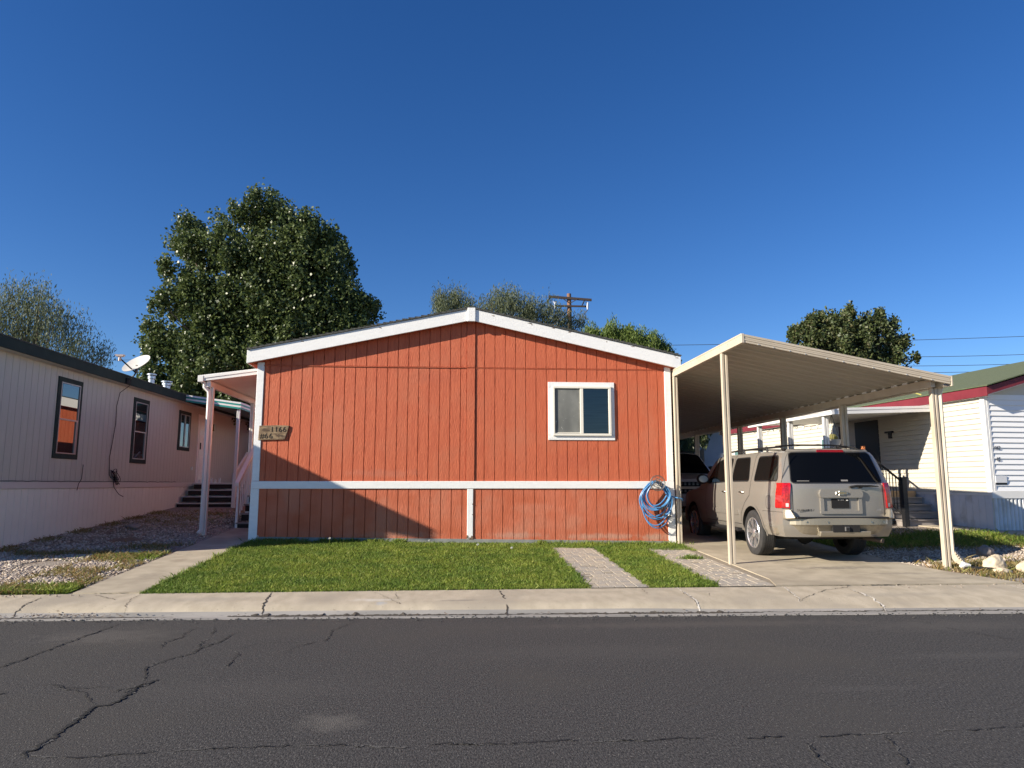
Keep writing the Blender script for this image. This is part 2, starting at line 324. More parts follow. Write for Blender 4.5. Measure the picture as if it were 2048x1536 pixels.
# road, reaching to the slanted edge of the gutter
b = MB(); xs = [-300, -60] + frange(-14, 14, 28) + [60, 300]
for x in xs: b.v += [(x, -6.5, 0.0), (x, 2.0, 0.0), (x, ye(x), 0.0)]
for i in range(len(xs) - 1):
    for j in range(2): b.f.append((3 * i + j, 3 * i + 3 + j, 3 * i + 4 + j, 3 * i + 1 + j))
road = b.build('road', M['asphalt']); road['kind'] = 'structure'

# gutter + rolled kerb + sidewalk as one section swept along the street
def drop(x):                       # the kerb flattens in front of the driveway
    t = max(0.0, min(1.0, (x - 2.2) / 1.6)); return 1 - 0.45 * t * t * (3 - 2 * t)
def section(x):
    a, c, k = ye(x), yb(x), drop(x)
    P = [(a - 0.02, -0.05), (a, 0.004), (a + 0.02, 0.008), (a + 0.20, -0.004), (a + 0.26, 0.004), (a + 0.31, 0.035 * k), (a + 0.37, 0.078 * k), (a + 0.46, 0.098 * k), (a + 0.60, lerp(0.11, 0.075, 1 - k))]
    P += [(c, 0.14), (c, 0.0)]
    return P
def sweep(name, i0, i1, m):
    b = MB(); xs = [-300, -100, -40] + frange(-14, 14, 140) + [40, 100, 300]
    n = i1 - i0
    for x in xs:
        for (y, z) in section(x)[i0:i1]: b.v.append((x, y, z + (0.004 * noise.noise(Vector((x * 0.8, y * 2, 0))) if abs(x) < 14 and 0.02 < z < 0.13 else 0)))
    for i in range(len(xs) - 1):
        for j in range(n - 1): b.f.append((n * i + j, n * i + n + j, n * i + n + j + 1, n * i + j + 1))
    o = b.build(name, m, smooth=True); o['kind'] = 'structure'; return o
sweep('gutter', 0, 6, M['gutter']); sweep('sidewalk', 5, 11, M['concrete'])

def surf_z(x, y):
    P = section(x)
    if y <= P[1][0]: return 0.0
    for (a, za), (c, zc) in zip(P[:-1], P[1:-1]):
        if a <= y <= c: return lerp(za, zc, (y - a) / max(1e-6, c - a))
    return G(x, y)

# cracks: ragged ribbons a few mm above the surface
def ragged(pts, step=0.012, amp=0.018, seed=0):
    out = []
    for (a, c) in zip(pts[:-1], pts[1:]):
        L = math.dist(a, c); n = max(1, int(L / step))
        for i in range(n):
            t = i / n; x, y = lerp(a[0], c[0], t), lerp(a[1], c[1], t)
            out.append((x + amp * (1.6 * noise.noise(Vector((x * 17, y * 17, seed))) + 0.9 * noise.noise(Vector((x * 60, y * 60, seed)))), y + amp * (1.6 * noise.noise(Vector((x * 17, y * 17, seed + 9))) + 0.9 * noise.noise(Vector((x * 60, y * 60, seed + 9))))))
    out.append(pts[-1]); return out
def ribbon(b, pts, w, zf, lift, seed=0, gap=0.0):
    pts = ragged(pts, seed=seed); n = len(pts); prev = None
    for i, (x, y) in enumerate(pts):
        q0 = pts[max(0, i - 1)]; q1 = pts[min(n - 1, i + 1)]
        d = Vector((q1[0] - q0[0], q1[1] - q0[1])); d = d.normalized() if d.length > 1e-6 else Vector((1, 0)); nx, ny = -d.y, d.x
        k = 0.25 + 1.5 * abs(noise.noise(Vector((x * 25, y * 25, seed + 3)))) + 0.5 * abs(noise.noise(Vector((x * 5, y * 5, seed + 4))))
        k *= min(1.0, 0.25 + 4 * min(i, n - 1 - i) / n)
        if gap and noise.noise(Vector((x * 4, y * 4, seed + 5))) < gap: k = 0.0
        h = w * k * 0.5
        cur = ((x + nx * h, y + ny * h, zf(x + nx * h, y + ny * h) + lift), (x - nx * h, y - ny * h, zf(x, y) + lift))
        if prev and (h > 0 or prevh > 0): b.quad(prev[0], prev[1], cur[1], cur[0])
        prev, prevh = cur, h
CR = {'main':[(-2.38,4.33),(-2.41,4.44),(-2.38,4.5),(-2.39,4.71),(-2.41,4.97),(-2.44,5.28),(-2.36,5.29),(-2.33,5.44),(-2.36,5.82),(-2.3,5.93)],
'm2':[(-2.3,5.93),(-2.33,5.79),(-2.38,5.69),(-2.39,5.6)],'m3':[(-2.36,5.82),(-2.45,5.67),(-2.48,5.6)],
'm4':[(-2.39,5.91),(-2.45,6.12),(-2.52,6.24),(-2.52,6.44),(-2.44,6.6),(-2.33,6.78),(-2.34,6.99),(-2.3,7.13),(-2.25,7.25),(-2.24,7.52),(-2.2,7.71)],
'm5':[(-2.34,6.93),(-2.42,7.25),(-2.4,7.35),(-2.48,7.78),(-2.56,8.0)],'m6':[(-2.7,7.0),(-2.76,7.27),(-2.69,7.47),(-2.74,7.66),(-2.71,7.9)],
'tl':[(-3.95,5.9),(-3.75,6.43),(-3.71,6.63),(-3.71,6.84),(-3.69,7.13),(-3.68,7.45),(-3.65,7.78),(-3.61,8.13),(-3.59,8.3)],
'tl2':[(-3.5,5.4),(-3.27,5.63),(-3.18,5.78),(-3.02,5.87),(-2.81,5.72),(-2.6,5.76),(-2.53,5.73)],'tl3':[(-3.02,5.87),(-2.89,5.73),(-2.68,5.63),(-2.53,5.4),(-2.44,5.28)],
'r1':[(-1.89,6.15),(-1.9,6.44),(-1.91,6.71),(-1.99,6.87)],'r2':[(-1.53,6.72),(-1.48,6.95),(-1.4,7.1),(-1.27,7.2),(-1.25,7.5),(-1.27,7.69),(-1.14,8.05),(-1.05,8.25)],
'r3':[(-1.99,6.87),(-1.9,7.16),(-1.67,7.17),(-1.43,7.15)],
'lower':[(-3.2,4.35),(-2.52,4.4),(-2.42,4.41),(-2.27,4.38),(-2.03,4.33),(-1.87,4.38),(-1.66,4.39),(-1.44,4.41),(-1.25,4.42),(-1.0,4.43),(-0.78,4.43),(-0.6,4.41),(-0.37,4.37),(-0.17,4.38),(0.0,4.39),(0.15,4.37),(0.32,4.37),(0.44,4.38),(0.61,4.39),(0.79,4.36),(0.93,4.38),(1.12,4.36),(1.27,4.38),(1.45,4.36),(1.6,4.37),(1.77,4.34),(1.94,4.36),(2.17,4.33),(2.4,4.36),(2.6,4.37),(2.87,4.39),(3.21,4.38),(3.54,4.43),(4.2,4.45)],
'lr1':[(2.06,4.28),(2.02,4.14),(1.99,4.03),(2.0,3.8)],'lr2':[(2.58,4.34),(2.54,4.18),(2.48,4.03),(2.38,3.8)],'rt':[(5.11,7.8),(5.13,7.31),(5.26,7.05),(5.35,6.83),(5.47,6.73)]}
W = dict(main=0.036, m2=0.03, m3=0.022, m4=0.024, m5=0.016, m6=0.013, tl=0.024, tl2=0.014, tl3=0.015, r1=0.02, r2=0.014, r3=0.010, lower=0.018, lr1=0.016, lr2=0.012, rt=0.012)
zero = lambda x, y: 0.0
bd = MB(); be = MB()
for i, (k, p) in enumerate(CR.items()):
    ribbon(be, p, W[k] * 1.25, zero, 0.003, i * 3.1 + 50, gap=0.12)
    ribbon(bd, p, W[k] * (.95 if k in ('main', 'm2') else .75), zero, 0.006, i * 3.1, gap=(-0.08 if k == 'lower' else -0.5 if k in ('main', 'tl', 'm4') else -0.22))
be.build('road_crack_rim', M['crack_edge'])['kind'] = 'structure'
bd.build('road_crack', M['crack'])['kind'] = 'structure'
# asphalt crumbs and grit along the gutter
gr = MB()
for i in range(900):
    x = random.uniform(-9, 9); y = ye(x) + random.gauss(0.0, 0.03) - abs(random.gauss(0, 0.10)) * (random.random() < 0.4)
    s = random.uniform(0.004, 0.012); z = 0.004
    gr.hexa([(x - s, y - s, z), (x + s, y - s * .7, z), (x + s, y + s, z), (x - s * .6, y + s, z), (x - s * .5, y - s * .5, z + s), (x + s * .6, y - s * .4, z + s * 1.1), (x + s * .4, y + s * .6, z + s * .9), (x - s * .3, y + s * .5, z + s)])
gr.build('road_grit', M['crack_edge'])['kind'] = 'stuff'
# dark silt lying along the gutter pan
si = MB()
for (a, c, w, off) in [(-6.5, -3.2, .06, .17), (-2.6, -0.1, .12, .19), (0.9, 3.6, .10, .20), (-0.4, 0.9, .05, .2), (3.4, 9.0, .025, .22), (-9, -6.5, .05, .2)]:
    ribbon(si, [(lerp(a, c, t / 10), ye(lerp(a, c, t / 10)) + off) for t in range(11)], w, surf_z, 0.005, a)
si.build('gutter_silt', mat('dark_silt', (0.045, 0.038, 0.03), 0.95, col2=(0.09, 0.075, 0.055), vscale=30, bump=0.7, bscale=80))['kind'] = 'stuff'
# leaves and twigs caught in the gutter
lv = []
for i in range(260):
    x = random.gauss(-4.35, 0.45) if i < 190 else random.uniform(-8, 8); y = ye(x) + 0.2 + random.gauss(0, 0.035); z = max(0, surf_z(x, y)) + 0.012 + random.random() * 0.02
    a = random.random() * 6.28; l = random.uniform(0.008, 0.022)
    u = Vector((math.cos(a), math.sin(a), random.uniform(-.3, .3))) * l; w = Vector((-math.sin(a), math.cos(a), random.uniform(-.4, .4))) * l * 0.5
    c = Vector((x, y, z)); lv += [c - u, c + w, c + u, c - w]
o = np_mesh('gutter_litter', [tuple(v) for v in lv], 4, mat('dead_leaf', (0.1, 0.06, 0.03), 0.9, island=[(0.05, 0.03, 0.02), (0.16, 0.10, 0.05), (0.09, 0.05, 0.03)])); o['kind'] = 'stuff'

# expansion joints and cracks of the sidewalk
jo = MB(); wj = MB()
J = [([(-4.98, 8.5), (-5.0, 8.7), (-5.03, 9.48)], .018), ([(-2.16, 8.39), (-2.22, 8.58), (-2.25, 8.8), (-2.33, 9.48)], .022), ([(0.58, 8.31), (0.59, 8.6), (0.55, 9.48)], .022),
     ([(-3.79, 8.72), (-3.91, 9.16), (-3.92, 9.46)], .010), ([(-4.5, 9.47), (-3.98, 9.05)], .010), ([(-1.08, 9.47), (-0.66, 8.74), (-0.79, 9.47)], .006), ([(4.2, 8.70), (4.8, 9.2), (5.22, 9.37), (5.54, 9.42)], .012), ([(2.4, 9.0), (2.42, 9.46)], .006), ([(3.1, 9.44), (3.2, 9.1), (3.15, 8.95)], .006)]
for i, (p, w) in enumerate(J): ribbon(jo, p, w * .95, surf_z, 0.004, i * 2.3, gap=-0.3)
J2 = [([(2.82, 8.27), (2.9, 8.64), (2.9, 9.47)], .02), ([(5.0, 8.2), (5.15, 8.5), (5.15, 9.2)], .02), ([(7.4, 8.2), (7.45, 9.4)], .018), ([(4.2, 8.66), (4.27, 9.05), (4.34, 9.46)], .016)]
for i, (p, w) in enumerate(J2):
    ribbon(wj, p, w * 1.4, surf_z, 0.004, i * 5.3 + 2); ribbon(jo, [(x - 0.014, y) for x, y in p], w * 0.7, surf_z, 0.005, i + 30, gap=-0.1)
for i, (x0, x1) in enumerate([(-4.75, -3.85), (4.25, 7.3)]): ribbon(jo, [(x0, yb(x0) + .006), ((x0 + x1) / 2, yb(0) + .0), (x1, yb(x1) + .006)], .02, lambda x, y: 0.142, 0.004, i + 70, gap=-.2)
jo.build('sidewalk_joint', mat('joint_dirt', (0.055, 0.045, 0.035), 0.95))['kind'] = 'structure'
wj.build('sidewalk_joint_edge', mat('chipped_concrete', (0.62, 0.58, 0.50), 0.9))['kind'] = 'structure'

# path to the side door, driveway slab, neighbour's walk
def slab(name, poly, m, th=0.03, lift=0.02, div=1, kind='structure'):
    """poly: left and right edge point lists (x,y), same length"""
    Lp, Rp = poly; b = MB(); n = len(Lp)
    for (p, q) in zip(Lp, Rp):
        for (x, y) in (p, q):
            b.v.append((x, y, G(x, y) + lift))
    for (p, q) in zip(Lp, Rp):
        for (x, y) in (p, q): b.v.append((x, y, G(x, y) + lift - th - .03))
    for i in range(n - 1):
        b.f.append((2 * i, 2 * i + 1, 2 * i + 3, 2 * i + 2)); o = 2 * n
        b.f.append((2 * i, 2 * i + 2, o + 2 * i + 2, o + 2 * i)); b.f.append((2 * i + 1, o + 2 * i + 1, o + 2 * i + 3, 2 * i + 3))
    b.f.append((0, 2 * n, 2 * n + 1, 1)); b.f.append((2 * n - 2, 2 * n - 1, 4 * n - 1, 4 * n - 2))
    o = b.build(name, m); o['kind'] = kind; return o
ys = frange(9.50, 26, 33)
slab('path', ([(-4.76 - .004 * (y - 9.5), y) for y in ys], [(-3.93 + .002 * (y - 9.5), y) for y in ys]), M['slab'], lift=0.012)
dl = [(4.40 if y > 9.75 else 4.27, y) for y in ys]
def dright(y): return 7.75 - 0.45 * min(1, (y - 9.5) / 1.2) if y < 11.3 else 7.2
slab('driveway', (dl, [(dright(y), y) for y in ys]), M['slab'], lift=0.012)
kx = frange(0, 1, 14)
slab('neighbour_walk', ([(lerp(10.2, 11.15, t), lerp(17.3, 13.95, t)) for t in kx] + [(12.6, 12.2), (20, 11.0)], [(lerp(12.6, 13.2, t), lerp(18.6, 15.8, t)) for t in kx] + [(15, 15.0), (22, 14)]), M['slab'], lift=0.012)
dj = MB()
for (p, w) in [([(-4.77, 12.45), (-3.93, 12.5)], .012), ([(-4.77, 11.0), (-4.5, 10.97), (-4.3, 11.0)], .008)]: ribbon(dj, p, w, lambda x, y: G(x, y) + .012, .004, 3, gap=-.1)
dj.build('path_joint', M['crack'])['kind'] = 'structure'

# two strips of pavers let into the lawn
pv = MB()
def pavers(x0, x1, y0, y1, seed):
    rs = random.Random(seed); y = y0; row = 0; pw = 0.145
    while y < y1:
        h = 0.105; x = x0 - (pw * .5 if row % 2 else 0)
        while x < x1 - 0.02:
            w = pw * rs.choice([1, 1.5, 1]); a, c = max(x, x0), min(x + w, x1)
            if c - a > 0.03 and rs.random() > 0.02:
                dz = rs.uniform(-.002, .002); z = [G(p, q) + 0.010 + dz + rs.uniform(-.0015, .0015) for p, q in ((a, y), (c, y), (c, y + h), (a, y + h))]
                e = .006
                P = [(a + e, y + e), (c - e, y + e), (c - e, y + h - e), (a + e, y + h - e)]
                pv.hexa([(p[0], p[1], G(*p) - .03) for p in P] + [(p[0], p[1], zz) for p, zz in zip(P, z)])
            x += w
        y += h; row += 1
pavers(1.73, 2.55, 9.52, 13.35, 1); pavers(3.49, 4.26, 9.52, 13.2, 2)
tag(pv.build('paver_strips', M['pavers'], bevel=0.004), kind='structure')
b = MB()
for (x0, x1) in ((1.70, 2.58), (3.46, 4.39)):
    yy = frange(9.5, 13.45, 8)
    for a, c in zip(yy[:-1], yy[1:]): b.quad((x0, a, G(x0, a) + .002), (x1, a, G(x1, a) + .002), (x1, c, G(x1, c) + .002), (x0, c, G(x0, c) + .002))
b.build('paver_bed', mat('joint_sand', (.22, .185, .135), .95, col2=(.30, .255, .19), vscale=20, bump=.6, bscale=60))['kind'] = 'structure'

# ---------------------------------------------------------------- lawn
def sheet(name, x0, x1, y0, y1, m, lift, nx=10, ny=12):
    return grid_sheet(name, frange(x0, x1, nx), frange(y0, y1, ny), lambda x, y: G(x, y) + lift, m)
sheet('lawn_soil', -3.93, 4.27, 9.5, 14.15, M['soil'], -0.010)
sheet('gravel_yard', -8.1, -4.75, 9.5, 26, M['gravelbase'], -0.008)
sheet('side_bed', 7.18, 13.5, 9.55, 17.5, M['gravelbase'], -0.008)

def blades(name, pts, h, w, m, lean=0.5, kind='stuff', label=None, hv=0.4):
    n = len(pts); a = RNG.uniform(0, 2 * np.pi, n); H = h * (1 + RNG.normal(0, hv, n)).clip(0.3, 2.2)
    x, y = pts[:, 0], pts[:, 1]; z = Gn(x, y) - 0.006
    if pts.shape[1] > 2: z = z + pts[:, 2]
    ux, uy = np.cos(a) * w / 2, np.sin(a) * w / 2
    la = RNG.uniform(0, 2 * np.pi, n); ll = np.abs(RNG.normal(0, lean, n)) * H
    tx, ty = np.cos(la) * ll, np.sin(la) * ll
    V = np.zeros((n, 4, 3))
    V[:, 0] = np.stack([x - ux, y - uy, z], 1); V[:, 1] = np.stack([x + ux, y + uy, z], 1)
    V[:, 2] = np.stack([x + ux * .7 + tx * .45, y + uy * .7 + ty * .45, z + H * .6], 1)
    V[:, 3] = np.stack([x + tx, y + ty, z + H * .95], 1)
    o = np_mesh(name, V.reshape(-1, 3), 4, m)
    tag(o, label, None, None, kind); return o
# lawn blades: not on the pavers
def inpv(x, y):
    e = 0.03 * np.sin(x * 9 + y * 13) + 0.03 * np.sin(y * 31)
    return ((x > 1.74 + e) & (x < 2.53 + e) & (y < 13.3 + e)) | ((x > 3.5 + e) & (x < 4.3) & (y < 13.12 + e))
n = 240000
x = RNG.uniform(-3.95, 4.42, n); y = 9.465 + (13.98 - 9.465) * RNG.uniform(0, 1, n) ** 1.15
d = 0.5 + 0.5 * np.sin(x * 2.1 + 1.3 * np.sin(y * 1.7)) * np.cos(y * 2.3 + x)
keep = ~inpv(x, y) & ((x < 4.28) | (y > 13.0)) & (RNG.uniform(0, 1, n) < 0.75 + 0.25 * d)
P = np.stack([x[keep], y[keep]], 1)
tag(blades('lawn_grass', P, 0.034, 0.008, M['grass'], 0.6, hv=.35), 'green mown lawn between the sidewalk and the red house')
# taller tufts against the wall and along edges
pts = []
for cx in np.concatenate([RNG.uniform(-3.9, -1.0, 70), RNG.uniform(1.6, 4.3, 40)]):
    k = RNG.integers(15, 60); pts.append(np.stack([RNG.normal(cx, .06, k), RNG.normal(13.98, .05, k)], 1))
for i in range(130):
    cy_ = RNG.uniform(9.55, 13.3); cx = RNG.choice([1.72, 2.56, 3.47, -3.93]); k = RNG.integers(6, 22); pts.append(np.stack([RNG.normal(cx, .02, k), RNG.normal(cy_, .05, k)], 1))
for i in range(3): pts.append(np.stack([RNG.normal(3.9 + .05 * i, .08, 160), RNG.normal(12.0, .04, 160)], 1))
for cx, k, s in ((2.6, 500, .35), (-3.3, 160, .12), (3.95, 300, .25)): pts.append(np.stack([RNG.normal(cx, s, k), RNG.normal(13.9, .08, k)], 1))
blades('tall_grass_tufts', np.concatenate(pts), 0.060, 0.009, M['grass'], 0.45, label='taller grass tufts along the wall and paver edges')
# white clover-like specks near the kerb and dandelion clocks
def clock(x, y, h, lab):
    t = thing('dandelion', lab, 'dandelion', (x, y, G(x, y)), group='dandelion clocks in the lawn')
    MB().tube([(0, 0, 0), (.01, 0, h * .6), (.005, .004, h)], .003, 5).build('stalk', M['grass'], t, local=True)
    b = MB(); r = .020
    for i in range(60):
        v = Vector((random.gauss(0, 1), random.gauss(0, 1), random.gauss(0, 1))).normalized(); w = v.orthogonal().normalized() * .005
        b.add([Vector((0.005, .004, h)) + v * r - w, Vector((0.005, .004, h)) + v * r + w, Vector((0.005, .004, h)) + v * r * .4], [(0, 1, 2)])
    b.build('seed_head', M['dandelion'], t, local=True, recalc=False)
clock(-0.48, 12.6, .22, 'dandelion clock left of the white skirt post, in the middle of the lawn')
clock(-3.68, 13.7, .14, 'dandelion clock nearest the left corner of the red house')
clock(0.35, 12.3, .20, 'dandelion clock just right of the white skirt post')
clock(0.92, 12.2, .16, 'dandelion clock closest to the left paver strip')
clock(-2.35, 13.6, .12, 'dandelion clock in the shaded grass by the left half of the wall')

# dry grass and weeds on the neighbours' strips
def scat(n, cx, cy_, sx, sy): return np.stack([RNG.normal(cx, sx, n), RNG.normal(cy_, sy, n)], 1)
L_ = [np.stack([RNG.uniform(-9, -4.85, 6500), 9.5 + np.abs(RNG.normal(0, .28, 6500))], 1),
      np.stack([RNG.uniform(-5.9, -4.82, 4500), RNG.uniform(9.6, 12.6, 4500)], 1), scat(3500, -5.5, 12.35, .45, .15), scat(2500, -6.9, 12.7, .9, .12), scat(1200, -5.4, 13.4, .4, .25),
      np.stack([RNG.uniform(-7.95, -7.6, 3500), RNG.uniform(10, 20, 3500)], 1), scat(1600, -6.6, 17.5, .8, .8), scat(1800, -6.5, 19.3, .8, .5)]
P = np.concatenate(L_); P = P[(P[:, 1] > 9.49) & (P[:, 0] < -4.80)]
pat = np.sin(P[:, 0] * 4.3) * np.cos(P[:, 1] * 5.1 + P[:, 0]) > -0.12
blades('dry_grass', P[pat], 0.050, 0.011, M['drygrass'], 0.9, label='dry brown and green weeds at the edge of the gravel yard')
P = np.concatenate([np.stack([RNG.uniform(-9, -4.85, 5000), 9.5 + np.abs(RNG.normal(0, .12, 5000))], 1), scat(2600, -5.15, 9.75, .3, .14), scat(1500, -5.1, 12.3, .35, .2)])
P = P[(P[:, 1] > 9.49) & (P[:, 0] < -4.82)]
blades('left_verge_grass', P, 0.05, 0.012, M['grass'], 0.7, label='short green grass beside the sidewalk left of the path')
# right hand bed
n = 17000; x = RNG.uniform(7.2, 13.2, n); y = RNG.uniform(12.75, 14.6, n)
keep = (y > 13.25 - .12 * (x - 8.3) + .1 * np.sin(x * 5)) & (y < 17.3 - (x - 8.1) * 1.05 + .15 * np.sin(x * 7)) & (x < 12)
blades('neighbour_grass', np.stack([x[keep], y[keep]], 1), 0.08, 0.011, M['grass'], 0.5, label='long green grass between the gravel bed and the neighbour walk')
xx, yy_ = RNG.uniform(7.3, 12, 9000), RNG.uniform(12.8, 16, 9000); kk = (yy_ < 17.2 - (xx - 8.1) * 1.05); blades('neighbour_dry_grass', np.stack([xx[kk], yy_[kk]], 1), .06, .011, M['drygrass'], .7, label='brown blades mixed into the grass beside the neighbour walk')
P = np.concatenate([np.stack([RNG.uniform(7.5, 12, 5200), RNG.uniform(9.55, 10.6, 5200)], 1), scat(2200, 8.1, 10.9, .6, .2), scat(900, 9.3, 11.3, .8, .2)])
P = P[(P[:, 1] > 9.5) & (P[:, 0] > np.where(P[:, 1] < 11.3, 7.78 - .45 * np.clip((P[:, 1] - 9.5) / 1.2, 0, 1), 7.22))]
pat = np.sin(P[:, 0] * 5.3) * np.cos(P[:, 1] * 7.1) > -0.5
blades('right_dry_grass', P[pat], 0.06, 0.012, M['drygrass'], 0.8, label='sparse dry grass round the pale rocks at the driveway edge')

# gravel: thousands of angular stones, one object per bed
_ico = bmesh.new(); bmesh.ops.create_icosphere(_ico, subdivisions=1, radius=1.0)
IV = np.array([v.co[:] for v in _ico.verts]); IF = np.array([[v.index for v in f.verts] for f in _ico.faces]); _ico.free()
def stones(name, P, s0, s1, m, label):
    out = []
    for (x, y) in P:
        s = random.uniform(s0, s1) * (1.5 if random.random() < .06 else 1); v = IV * RNG.uniform(.65, 1.2, (12, 1)) * np.array([s * random.uniform(.8, 1.4), s * random.uniform(.7, 1.1), s * random.uniform(.45, .8)])
        a = random.random() * 6.28; c, q = math.cos(a), math.sin(a)
        v = v @ np.array([[c, q, 0], [-q, c, 0], [0, 0, 1]]); v[:, 0] += x; v[:, 1] += y; v[:, 2] += G(x, y) + s * .2 - .004
        out.append(v)
    V = np.concatenate(out); n = len(P); F = (IF[None] + 12 * np.arange(n)[:, None, None]).reshape(-1, 3)
    me = bpy.data.meshes.new(name); me.vertices.add(len(V)); me.vertices.foreach_set('co', V.astype(np.float32).ravel())
    me.loops.add(F.size); me.loops.foreach_set('vertex_index', F.astype(np.int32).ravel()); me.polygons.add(len(F))
    me.polygons.foreach_set('loop_start', np.arange(0, F.size, 3, dtype=np.int32)); me.polygons.foreach_set('loop_total', np.full(len(F), 3, dtype=np.int32))
    me.update(calc_edges=True); me.materials.append(m)
    o = bpy.data.objects.new(name, me); COL.objects.link(o); tag(o, label, kind='stuff')
def upts(n, x0, x1, y0, y1, p=1.0): return np.stack([RNG.uniform(x0, x1, n), y0 + (y1 - y0) * RNG.uniform(0, 1, n) ** p], 1)
P = np.concatenate([upts(16000, -8.8, -4.82, 9.7, 12.9), upts(6000, -8.0, -4.85, 12.7, 20, 1.5)])
dry = np.sin(P[:, 0] * 1.9 + 1) * np.cos(P[:, 1] * 2.4) ; P = P[(dry > -.8) & ((P[:, 1] > 10.0) | (RNG.uniform(0, 1, len(P)) < .3)) & ~((P[:, 0] > -5.3) & (RNG.uniform(0, 1, len(P)) < .5))]
stones('gravel', P, .010, .026, M['stones'], 'pale gravel stones over the yard between the grey home and the path')
P = np.concatenate([upts(7500, 7.25, 12.2, 11.0, 13.4), upts(1200, 7.6, 12, 10.2, 11.2)])
P = P[(P[:, 1] < 13.35 - .12 * (P[:, 0] - 8.3))]
stones('gravel_bed', P, .011, .026, M['stones'], 'white and tan pebbles in the bed right of the driveway')

P = np.concatenate([upts(40, -4.85, -4.4, 9.6, 12.4, 1), upts(60, -8, -4.6, 9.3, 9.5), upts(50, 7.1, 7.9, 9.7, 11.3), upts(40, 5.5, 9, 9.2, 9.5)])
stones('stray_gravel', P, .006, .014, M['stones'], 'stray pebbles scattered on the concrete beside the gravel beds')
def rock(x, y, rx, ry, rz, m, lab, seed):
    bm = bmesh.new(); bmesh.ops.create_icosphere(bm, subdivisions=4, radius=1.0)
    for v in bm.verts:
        k = 1 + .24 * noise.noise(v.co * 1.3 + Vector((seed, 0, 0))) + .10 * noise.noise(v.co * 3.5 + Vector((seed, 5, 0))) + .04 * noise.noise(v.co * 9)
        v.co = Vector((v.co.x * rx, v.co.y * ry, v.co.z * rz)) * k
    me = bpy.data.meshes.new('rock'); bm.to_mesh(me); bm.free(); me.materials.append(m)
    for p in me.polygons: p.use_smooth = True
    o = bpy.data.objects.new('rock', me); o.location = (x, y, G(x, y) + rz * .55); COL.objects.link(o)
    tag(o, lab, 'rock', 'rocks in the gravel bed')
rock(9.30, 12.15, .145, .12, .115, M['rockgrey'], 'smooth rounded grey rock on the pebbles near the grass', 1)
rock(8.22, 10.55, .16, .12, .15, M['rocktan'], 'rough tan rock, the tall one beside the flat pale slab rock', 7)
rock(8.62, 10.35, .20, .14, .115, M['rocktan'], 'broad flat pale rock at the right edge of the photo', 13)
rock(8.12, 10.28, .13, .09, .055, M['rocktan'], 'low half buried tan rock in front of the taller rocks', 21)
rock(-6.93, 16.1, .16, .12, .07, M['rockgrey'], 'flat brown rock against the skirt of the grey home', 31)
# ================================================================ RED HOUSE
RX0, RX1, RY, RBACK = -3.92, 4.32, 14.10, 30.5
RIDGE = 0.245
def rtop(x, z_r=4.80, z_l=3.84, z_rt=3.84):      # underside of the rake at the wall
    return lerp(z_r, z_l, (RIDGE - x) / (RIDGE + 4.12)) if x < RIDGE else lerp(z_r, z_rt, (x - RIDGE) / (4.52 - RIDGE))
def gfl(x): return lerp(0.44, 0.31, (x + 3.9) / 8.2)
H = thing('mobile_home', 'orange red mobile home with white trim and a low gable facing the street', 'mobile home', (RIDGE, RY, 0.4))
def split_parts_n(b, counts, name, m, parent):
    i = 0
    for c in counts:
        q = MB(); q.v = b.v[i:i + c]; q.f = [tuple(k - i for k in f) for f in b.f if i <= f[0] < i + c]; q.build(name, m, parent); i += c
def split_parts(b, name, m, parent, nv=8):
    for i in range(0, len(b.v), nv):
        q = MB(); q.v = b.v[i:i + nv]; q.f = [tuple(k - i for k in f) for f in b.f if i <= f[0] < i + nv]; q.build(name, m, parent)
def boards(b, xs, y, zlo, zhi, th=0.014, gap=0.009):
    for a, c in zip(xs[:-1], xs[1:]):
        a2, c2 = a + gap / 2, c - gap / 2
        if c2 - a2 < .01: continue
        zl0, zl1 = zlo(a2), zlo(c2); zh0, zh1 = zhi(a2), zhi(c2)
        w = .004
        b.hexa([(a2 + w, y, zl0), (c2 - w, y, zl1), (c2, y + th, zl1), (a2, y + th, zl0), (a2 + w, y, zh0), (c2 - w, y, zh1), (c2, y + th, zh1), (a2, y + th, zh0)])
def steps_x(a, c, s, off=0.0):
    o = [a]; x = a + off + s
    while x < c - 0.03: o.append(x); x += s
    return o + [c]
SP = 0.2075
XL = steps_x(-3.80, 0.165, SP, -0.10); XR = steps_x(0.335, 4.20, SP, -0.02)
b = MB()
b.box(RX0, RX1, RY + .016, RBACK, 0.30, 3.86)
b.prism([(RX0, 3.86), (RX1, 3.86), (RX1, rtop(RX1)), (RIDGE, 4.80), (RX0, rtop(RX0))], 'y', RY + .016, RBACK)
b.build('wall_core', M['red'], H)
JZ = 3.80
b = MB()
boards(b, XL, RY - .008, lambda x: 1.53, lambda x: JZ - .006); boards(b, XL, RY - .008, lambda x: JZ + .014, lambda x: rtop(x) + .02)
boards(b, XR, RY, lambda x: 1.53, lambda x: JZ - .006); boards(b, XR, RY, lambda x: JZ + .014, lambda x: rtop(x) + .02)
b.box(-3.80, 0.165, RY + .006, RY + .016, 1.50, 4.0)
b.prism([(-3.80, 4.0), (0.165, 4.0), (0.165, 4.75), (-3.80, 3.88)], 'y', RY + .006, RY + .016)
b.box(0.165, 0.325, RY - .019, RY + .016, 1.53, JZ - .006); b.box(0.165, 0.325, RY - .019, RY + .016, JZ + .014, 4.75)
b.box(-3.81, 0.325, RY - .024, RY + .01, JZ - .008, JZ + .003); b.box(0.33, 4.21, RY - .008, RY + .01, JZ - .008, JZ + .003)
b.build('front_wall', M['red'], H)
b = MB()
def skb(x): return gfl(x) + .055
